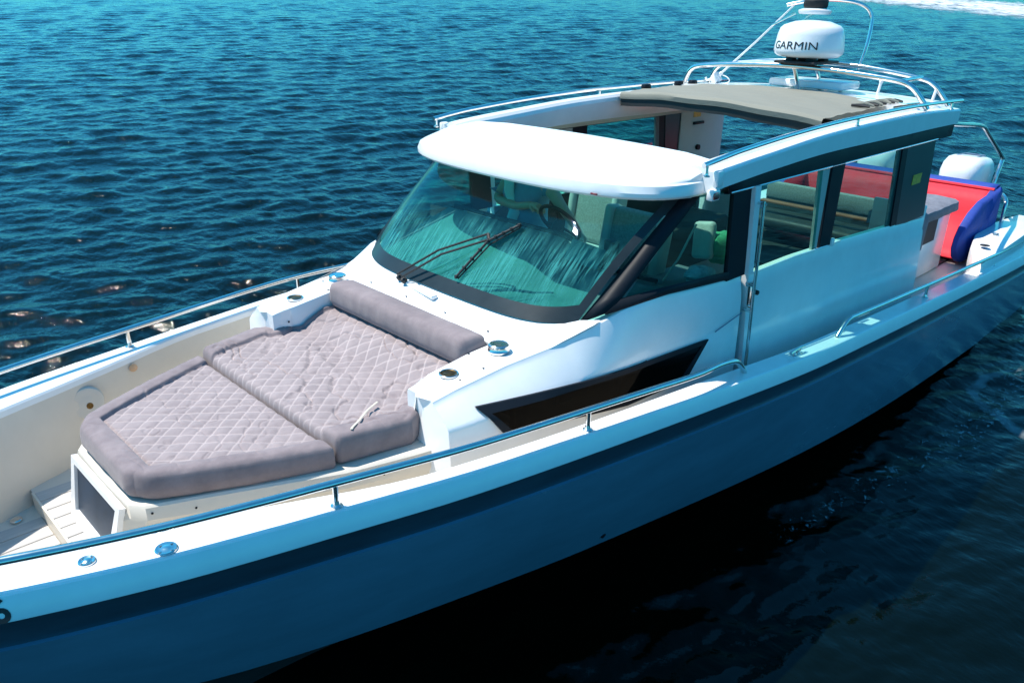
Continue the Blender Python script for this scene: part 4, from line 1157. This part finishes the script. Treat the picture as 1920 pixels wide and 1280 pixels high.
# ================================================================== THINGS ON BOARD
# ---- sun bed cushions (dense sheets: border roll, quilted panel, wrinkles)
def cushion(name, label, xa, xb, hw, zt, zb, border, mesh_n, wr, front_raise=None, group=None, border_sides=(1, 1, 1), qx=0.125, qy=0.105, extra=None, corner=(0.03, 0.03)):
    """xa: aft end, xb: forward end; hw(x) half width"""
    nu, nv = mesh_n
    R = 0.034
    V = []; ST = []
    L = xb-xa
    for i in range(nu):
        u = i/(nu-1)
        for j in range(nv):
            v = j/(nv-1)*2-1
            x = xa+L*u; W = hw(x)
            y = v*W
            dx0, dx1, dy = x-xa, xb-x, W-abs(y)
            # rounded plan corners
            for (d_, rc, sx) in ((dx1, corner[1], 1), (dx0, corner[0], -1)):
                if d_ < rc and dy < rc:
                    a_, b_ = rc-d_, rc-dy; mxn = max(a_, b_); l2 = sqrt(a_*a_+b_*b_)
                    if l2 > 0:
                        k = mxn/l2; na, nb_ = a_*k, b_*k
                        x = x+sx*(na-a_); y = math.copysign(abs(y)+(nb_-b_), y)
            d = min(dx0, dx1, dy)
            z = zt-R+sqrt(max(0, R*R-(R-min(d, R))**2))
            # border roll
            bd = min(dx0 if border_sides[0] else 9, dx1 if border_sides[1] else 9, dy if border_sides[2] else 9)
            BR = border(x) if callable(border) else border
            e = (bd-BR)
            panel = 1/(1+math.exp(-e/0.006))
            z -= 0.022*panel
            z += 0.008*math.exp(-((bd-BR*0.5)/(BR*0.35))**2)
            z -= 0.016*math.exp(-(e/0.008)**2)
            p = x/qx+y/qy; q = x/qx-y/qy
            dp = abs(p-round(p)); dq = abs(q-round(q))
            ln = math.exp(-(dp/0.055)**2)+math.exp(-(dq/0.055)**2)
            puff = (abs(sin(pi*p)*sin(pi*q)))**0.5
            if panel > 0.01:
                z += panel*(0.0055*puff-0.002*min(1, ln))
            st = min(1, math.exp(-(dp/0.055)**2)+math.exp(-(dq/0.055)**2))*panel
            n1 = noise.fractal(Vector((x*3.1, y*2.2, 3.3)), 1.0, 2.0, 4)
            st *= 0.55+0.5*n1+0.25
            cr = noise.noise(Vector((x*5+n1*1.3, y*2.6+n1, 7.7)))
            crease = max(0, 1-abs(cr)*9)
            z += wr*(0.012*n1-0.010*crease)*min(1, d/0.10)
            z += 0.003*noise.noise(Vector((x*24, y*24, 1)))*(1 if d > 0.01 else 0.3)
            if extra: z += extra(x, y)
            V.append((x, y, z)); ST.append(max(0, min(1, 0.22*panel+0.6*max(0, min(1, st)))))
    b = MB(); fs = [(i*nv+j, (i+1)*nv+j, (i+1)*nv+j+1, i*nv+j+1) for i in range(nu-1) for j in range(nv-1)]
    b.v = V[:]; b.f = fs
    # skirt
    per = [(i, 0) for i in range(nu)]+[(nu-1, j) for j in range(1, nv)]+[(i, nv-1) for i in range(nu-2, -1, -1)]+[(0, j) for j in range(nv-2, 0, -1)]
    prev = [i*nv+j for i, j in per]
    cxm, cym = (xa+xb)/2, 0
    for f, ins in ((0.35, -0.006), (0.75, -0.004), (1.0, 0.012)):
        cur = []
        for k, (i, j) in enumerate(per):
            p = V[i*nv+j]
            bulge = ins+0.004*noise.noise(Vector((p[0]*9, p[1]*9, f*4)))
            dx_, dy_ = cxm-p[0], -p[1]; l = sqrt(dx_*dx_+dy_*dy_)
            cur.append(len(b.v)); b.v.append((p[0]+dx_/l*bulge, p[1]+dy_/l*bulge, lerp(p[2], zb, f))); ST.append(0)
        m = len(cur)
        b.f += [(prev[k], prev[(k+1) % m], cur[(k+1) % m], cur[k]) for k in range(m)]
        prev = cur
    b.mi = [0]*len(b.f)
    b.attr = ST; b.aname = 'stitch'
    return b.build(name, fabric, label=label, cat='cushion', base=((xa+xb)/2, 0, zb), group=group, smooth=180, recalc=True)
hwf = lambda x: float(np.interp(x, [2.6, 3.0, 3.3, 3.47], [0.775, 0.615, 0.47, 0.375]))
cushion('sunbed_cushion', 'front half of the grey quilted sun bed, tapering towards the bow', 2.615, 3.475, hwf, 1.332, 1.196, 0.125, (210, 230), 0.5, border_sides=(0, 1, 1), corner=(0.02, 0.10), group='sun bed cushions')
def hwr(x):
    return float(np.interp(x, [1.60, 1.96, 2.04, 2.12, 2.20, 2.595], [0.69, 0.692, 0.74, 0.82, 0.86, 0.765]))
def rise(x, y):
    r = 0.0
    if x < 1.93: r += 0.085*min(1, max(0, (1.93-x)/0.17))**0.8
    return r
cushion('sunbed_cushion', 'rear half of the grey quilted sun bed, creased and tucked between the white coamings', 1.61, 2.60, hwr, 1.372, 1.215, lambda x: float(np.interp(x, [2.0, 2.12], [0.03, 0.15])), (240, 240), 1.25, border_sides=(0, 0, 1), extra=rise, corner=(0.02, 0.03), group='sun bed cushions')
# backrest roll
b = MB(); rows = []; ST = []
prof = [(1.60, 1.34), (1.51, 1.36), (1.505, 1.45), (1.507, 1.56), (1.513, 1.592), (1.535, 1.608), (1.60, 1.620), (1.675, 1.618), (1.700, 1.603), (1.712, 1.57), (1.716, 1.50), (1.70, 1.46), (1.66, 1.44)]
for i in range(90):
    t = i/89; y = lerp(-0.70, 0.70, t); d = min(t, 1-t)*1.4
    k = 1 if d > 0.05 else sqrt(max(0, 1-(1-d/0.05)**2))
    cx_, cz_ = 1.61, 1.48
    r = []
    for (x, z) in prof:
        s_ = lerp(0.55, 1, k)
        wn = 0.006*noise.fractal(Vector((x*6, y*9, z*6)), 1, 2, 3)
        r.append((cx_+(x-cx_)*s_+wn, y, cz_+(z-cz_)*s_+wn))
    rows.append(r)
b.grid(rows, closed_v=True, cap=True)
b.attr = [0.0]*len(b.v); b.aname = 'stitch'
b.build('backrest_cushion', fabric, label='long grey bolster across the head of the sun bed under the windscreen', cat='cushion', base=(1.6, 0, 1.34), smooth=60, group='sun bed cushions')
# strap lying on the cushion edge
b = MB(); b.tube([(2.225, 0.585, 1.372), (2.32, 0.63, 1.374), (2.42, 0.70, 1.384), (2.485, 0.738, 1.388), (2.505, 0.755, 1.386)], 0.007, n=6, smooth=4)
for k_ in range(len(b.v)): b.v[k_] = (b.v[k_][0], b.v[k_][1], b.v[k_][2]*0.5+0.69)
b.build('strap', rope_m, label='thin pale strap lying across the near edge of the rear sun bed half', cat='strap', base=(2.4, 0.6, 1.37))
# grey cover over the galley block
b = MB(); rows = []
for i, x in enumerate(np.linspace(-3.98, -5.18, 26)):
    r = []
    for y, z in ((0.62, 1.34), (0.63, 1.46), (0.66, 1.485), (0.85, 1.495), (1.06, 1.485), (1.095, 1.465), (1.105, 1.38 if x < -4.3 else 1.10)):
        r.append((x, y+0.008*noise.noise(Vector((x*7, z*6, 0))), z+0.012*noise.noise(Vector((x*8, y*8, 2)))))
    rows.append(r)
b.grid(rows); b.grid([[(rows[-1][k][0], rows[-1][k][1], rows[-1][k][2]) for k in range(7)], [(-5.19, rows[-1][k][1], 1.38) for k in range(7)]])
b.build('fabric_cover', greyc, label='grey fabric cover draped over the white galley block behind the cabin', cat='cover', base=(-4.6, 0.86, 1.38), solid=0.02)

# ---- red and blue towable sofa across the stern
tow = thing('towable_sofa', 'big red and blue inflatable sofa lying across the stern deck', 'inflatable', (-5.8, 0, 0.72))
arc = [(-6.02, 1.43), (-5.72, 1.40), (-5.45, 1.31), (-5.28, 1.20), (-5.19, 1.07), (-5.17, 0.95), (-5.24, 0.84), (-5.38, 0.76)]   # near end crescent edge
def towrow(y, f): return 0
b = MB(); rows = []
ys = np.linspace(-1.12, 1.18, 26)
inn = [(-6.10, 1.46), (-6.02, 1.33), (-5.98, 1.2), (-5.93, 1.05), (-5.80, 0.93), (-5.60, 0.84), (-5.40, 0.78)]
for y in ys:
    rows.append([(x+0.01*noise.noise(Vector((x*5, y*5, z*5))), y, z) for x, z in inn])
b.grid(rows); b.build('red_seat', red, tow, smooth=60, solid=0.02)
b = MB(); rows = [[(-6.12, y, 1.45), (-6.20, y, 1.51), (-6.30, y, 1.52), (-6.36, y, 1.45), (-6.33, y, 1.1), (-6.15, y, 0.78), (-5.7, y, 0.74)] for y in ys]
b.grid(rows); b.build('blue_back', blue, tow, smooth=60, solid=0.01)
b = MB(); b.tube([(-6.13, y, 1.48) for y in ys], 0.022, n=8); b.build('red_piping', red, tow)
for s in (1, -1):
    e = [(-6.28, 1.50), (-6.10, 1.47)]+arc+[(-5.8, 0.74), (-6.15, 0.78), (-6.33, 1.1)]
    # curved end cheek: a padded panel, blue outside and red inside
    yb = 1.14 if s > 0 else -1.10
    cx_, cz_ = -5.85, 1.1
    rws = []
    for (k, off) in ((1.0, 0.0), (1.0, 0.06), (0.93, 0.085), (0.6, 0.10), (0.25, 0.10)):
        rws.append([(cx_+(x-cx_)*k, yb+s*off+(0.012*sin(x*42+z*9) if off > 0.05 else 0), cz_+(z-cz_)*k) for x, z in e])
    b = MB(); b.grid(rws, closed_v=True, cap=True); b.build('end_cheek', blue, tow, smooth=50)
    b = MB(); b.add([(x*0.0+cx_+(x-cx_)*0.99, yb-s*0.004, cz_+(z-cz_)*0.99) for x, z in e], [tuple(range(len(e)))]); b.build('cheek_lining', red, tow, solid=0.006)

# ---- interior loose things
b = MB(); rows = []
for i in range(14):
    r = []
    for j in range(18):
        a = 2*pi*j/18; t = i/13*pi
        rr = sin(t)*(0.12+0.03*noise.noise(Vector((3*cos(a), 3*sin(a), t*2))))
        r.append((-0.18+rr*cos(a)*1.1, 1.02+rr*sin(a)*0.8, 1.69+0.06*cos(t)+0.015*noise.noise(Vector((5*a, t*4, 0)))))
    rows.append(r)
b.grid(rows, closed_v=True); b.build('towel', towelm, label='crumpled pale blue towel on the shelf inside the near quarter window', cat='towel', base=(-0.18, 1.02, 1.64))
b = MB(); rows = []
for i in range(12):
    t = i/11*pi; rows.append([(-0.42+sin(t)**0.6*0.13*cos(a)*(1+0.15*sin(3*a)), 1.02+sin(t)**0.6*0.10*sin(a), 1.84+0.11*cos(t)+0.02*sin(4*a)*sin(t)) for a in np.linspace(0, 2*pi, 20)[:-1]])
b.grid(rows, closed_v=True); b.build('bag', bagm, label='rumpled green bag inside the near window by the dark post', cat='bag', base=(-0.42, 1.02, 1.73))
b = MB(); b.box((-0.30, 0.95, 1.90), (0.07, 0.16, 0.26), rot=Matrix.Rotation(radians(-15), 3, 'Y') @ Matrix.Rotation(radians(10), 3, 'X'), bevel=0.03, seg=3)
b.tube([(-0.05, 0.80, 1.60), (-0.15, 0.86, 1.78), (-0.26, 0.90, 2.01)], 0.008, n=6)
b.build('folding_chair', seatm, label='pale chair back seen through the near quarter window', cat='chair', base=(-0.25, 0.9, 1.60))
b = MB(); b.lathe([(0, 0), (0.035, 0), (0.035, 0.08), (0.015, 0.11), (0.015, 0.13), (0, 0.13)], (0.38, 0.80, 1.62), n=14); b.build('bottle', yellow, label='small yellow bottle at the front corner of the near shelf', cat='bottle', base=(0.38, 0.8, 1.62))
# things seen through the lower cabin window
for x in (1.66, 0.84):
    b = MB(); b.box((x, house_y(x, 1.35)-0.06, 1.18), (0.05, 0.05, 0.34), bevel=0.01); b.build('cabin_upright', wood, boat)
b = MB(); b.box((0.95, 0.0, 1.0), (1.9, 2.0, 0.04)); b.box((1.95, 0.0, 1.08), (0.03, 1.6, 0.20)); b.build('forward_cabin_floor', darkliner, boat)
b = MB(); b.box((1.05, 0.98, 1.22), (0.30, 0.03, 0.14), bevel=0.01); b.build('cabin_shelf', greyc, boat)

# ---- the helmsman
per = thing('person', 'helmsman in a blue and white shirt standing at the wheel under the roof brow', 'person', (-0.20, -0.62, 0.62))
def skin_body(name, joints, edges, radii, m, parent, sub=2):
    off = base_of(parent)
    me = bpy.data.meshes.new(name); me.from_pydata([tuple(Vector(j)-off) for j in joints], edges, [])
    o = bpy.data.objects.new(name, me); COL.objects.link(o); o.parent = parent
    md = o.modifiers.new('skin', 'SKIN'); md.use_smooth_shade = True
    sv = me.skin_vertices[0].data
    for i, r in enumerate(radii):
        sv[i].radius = r if isinstance(r, tuple) else (r, r)
        sv[i].use_root = (i == 0)
    sb = o.modifiers.new('sub', 'SUBSURF'); sb.levels = sub; sb.render_levels = sub
    me.materials.append(m)
    return o
px, py = -0.20, -0.62
J = [(px, py, 1.42), (px+0.02, py, 1.62), (px+0.05, py, 1.84), (px+0.05, py, 1.99), (px+0.07, py, 2.08), (px+0.09, py, 2.15),
     (px+0.05, py+0.20, 2.01), (px+0.10, py+0.36, 1.90), (px+0.12, py+0.54, 1.76), (px+0.14, py+0.59, 1.72),
     (px+0.04, py-0.20, 2.01), (px+0.12, py-0.27, 1.82), (px+0.24, py+0.05, 1.84), (px+0.28, py+0.26, 1.90),
     (px, py+0.10, 1.34), (px+0.03, py+0.11, 1.0), (px, py+0.11, 0.70), (px+0.13, py+0.12, 0.65),
     (px, py-0.10, 1.34), (px+0.03, py-0.11, 1.0), (px, py-0.11, 0.70), (px+0.13, py-0.12, 0.65)]
J = [(a_, py+(b_-py)*1.08, c_+(0.07 if i_ < 16 or i_ in (18, 19) else 0)) for i_, (a_, b_, c_) in enumerate(J)]
E = [(0, 1), (1, 2), (2, 3), (3, 4), (4, 5), (3, 6), (6, 7), (7, 8), (8, 9), (3, 10), (10, 11), (11, 12), (12, 13), (0, 14), (14, 15), (15, 16), (16, 17), (0, 18), (18, 19), (19, 20), (20, 21)]
Rr = [(0.13, 0.11), (0.13, 0.10), (0.15, 0.11), (0.13, 0.10), 0.06, 0.055, 0.065, 0.045, 0.032, 0.03, 0.065, 0.045, 0.032, 0.03, 0.09, 0.06, 0.04, 0.035, 0.09, 0.06, 0.04, 0.035]
body = skin_body('body', J, E, Rr, skinm, per)
# head
hc = Vector((px+0.12, py, 2.335)); b = MB(); rows = []
for i in range(17):
    t = i/16*pi; r = []
    for j in range(24):
        a = 2*pi*j/24
        x = sin(t)*cos(a)*0.095; y = sin(t)*sin(a)*0.075; z = cos(t)*0.118
        if z < -0.03: x = x*(1-0.25*(-z-0.03)/0.09)+0.008; y *= 1-0.3*(-z-0.03)/0.09
        if abs(a) < 0.3 or a > 2*pi-0.3:
            if -0.045 < z < 0.02: x += 0.022*(1-abs(z+0.02)/0.04)*(1-min(abs(a), 2*pi-abs(a))/0.3)
            if 0.005 < z < 0.03: x -= 0.004
        r.append((hc.x+x, hc.y+y, hc.z+z))
    rows.append(r)
b.grid(rows, closed_v=True); hd = b.build('head', skinm, body, smooth=180)
b = MB()
for s in (1, -1): b.lathe([(0, 0.006), (0.02, 0.004), (0.028, -0.004)], (hc.x-0.005, hc.y+s*0.075, hc.z-0.01), axis=(0, s, 0), n=12)
b.build('ears', skinm, body)
b = MB(); b.grid([[(hc.x-0.012+sin(t)*cos(a)*0.104, hc.y+sin(t)*sin(a)*0.084, hc.z+0.012+cos(t)*0.118) for a in np.linspace(0.9, 2*pi-0.9, 18)] for t in np.linspace(0.01, 1.9, 9)]); b.grid([[(hc.x-0.012+sin(t)*cos(a)*0.102, hc.y+sin(t)*sin(a)*0.084, hc.z+0.012+cos(t)*0.118) for a in np.linspace(-0.95, 0.95, 10)] for t in np.linspace(0.01, 0.95, 6)]); b.build('hair', hairm, per, solid=0.008)
# hands with fingers
for hx, hy, hz, s, dr in ((px+0.14, py+0.63, 1.79, 1, Vector((0.4, 0.45, -0.45))), (px+0.28, py+0.28, 1.96, -1, Vector((0.2, 0.8, 0.0)))):
    w0 = Vector((hx, hy, hz)); dr.normalize(); sd = dr.cross(Vector((0, 0, 1))).normalized(); dn = sd.cross(dr)
    b = MB(); b.tube([w0-dr*0.02, w0+dr*0.03, w0+dr*0.08], [0.028, 0.036, 0.034], n=10, smooth=2)
    for k, ln in enumerate((0.060, 0.070, 0.066, 0.052)):
        o_ = sd*(k-1.5)*0.017
        b.tube([w0+dr*0.07+o_, w0+dr*(0.07+ln*0.5)+o_+dn*0.006, w0+dr*(0.07+ln*0.85)+o_-dn*0.012, w0+dr*(0.07+ln*0.8)+o_-dn*0.032], [0.010, 0.009, 0.008, 0.007], n=7, smooth=3)
    b.tube([w0+dr*0.015+sd*0.03*-s, w0+dr*0.05+sd*0.05*-s, w0+dr*0.075+sd*0.045*-s-dn*0.02], [0.012, 0.010, 0.008], n=7, smooth=3)
    b.build('hand', skinm, body)
sh_j = J[:4]+[J[4], J[6], tuple(Vector(J[6]).lerp(Vector(J[7]), 0.4)), J[10], tuple(Vector(J[10]).lerp(Vector(J[11]), 0.75))]
skin_body('shirt', sh_j, [(0, 1), (1, 2), (2, 3), (3, 4), (3, 5), (5, 6), (3, 7), (7, 8)], [(0.17, 0.15), (0.175, 0.14), (0.20, 0.145), (0.17, 0.125), 0.065, 0.092, 0.078, 0.092, 0.078], shirtm, per)
b = MB(); rows = []
for t in np.linspace(0, 1, 8):
    z = lerp(2.12, 1.72, t); yc = py-0.15+0.10*t
    rows.append([(px+0.215+0.02*sin(9*t)-0.10*abs(f-0.3), yc+0.11*f+0.03*sin(12*t), z) for f in np.linspace(-0.6, 0.8, 6)])
b.grid(rows); b.build('shirt_print', shirtw, per, solid=0.01, sub=1)
skin_body('shorts', [J[0], J[14], tuple(Vector(J[14]).lerp(Vector(J[15]), 0.9)), J[18], tuple(Vector(J[18]).lerp(Vector(J[19]), 0.9))], [(0, 1), (1, 2), (0, 3), (3, 4)], [(0.15, 0.13), 0.11, 0.09, 0.11, 0.09], trousm, per)

wake_f = foam_mat('wake_foam', 0.62, 0.92, 1.1, col=(0.62, 0.68, 0.74), stretch=(1.3, 0.35, 1))
foam_sheet('wake_foam', [(-57, -31), (-56.5, -25), (-55.5, -19), (-54.5, -13.5), (-54, -8), (-55, -1)], [2.5, 4.5, 5.5, 6.8, 8.0, 8.5], wake_f, 200, 60)
fleck = foam_mat('foam_flecks', 0.90, 0.97, 13.0, col=(0.45, 0.55, 0.6), maxop=0.4)
foam_sheet('foam_flecks', [(0.3, 1.75), (-0.8, 1.75), (-1.9, 1.95), (-3.0, 2.15), (-4.2, 2.3), (-5.6, 2.5), (-7.2, 2.9)], [0.25, 0.30, 0.35, 0.5, 0.75, 0.9, 1.0], fleck, 220, 30)
swirl = foam_mat('foam_swirl', 0.62, 0.95, 3.0, col=(0.4, 0.5, 0.55), maxop=0.35)
foam_sheet('foam_swirl', [(-5.4, 2.3), (-4.5, 1.95), (-4.1, 1.95), (-3.85, 2.2), (-3.6, 2.6), (-3.3, 3.1), (-3.2, 3.6)], [0.05, 0.07, 0.08, 0.10, 0.09, 0.07, 0.05], swirl, 160, 12)

for o in bpy.data.objects:
    if '_b' in o: del o['_b']
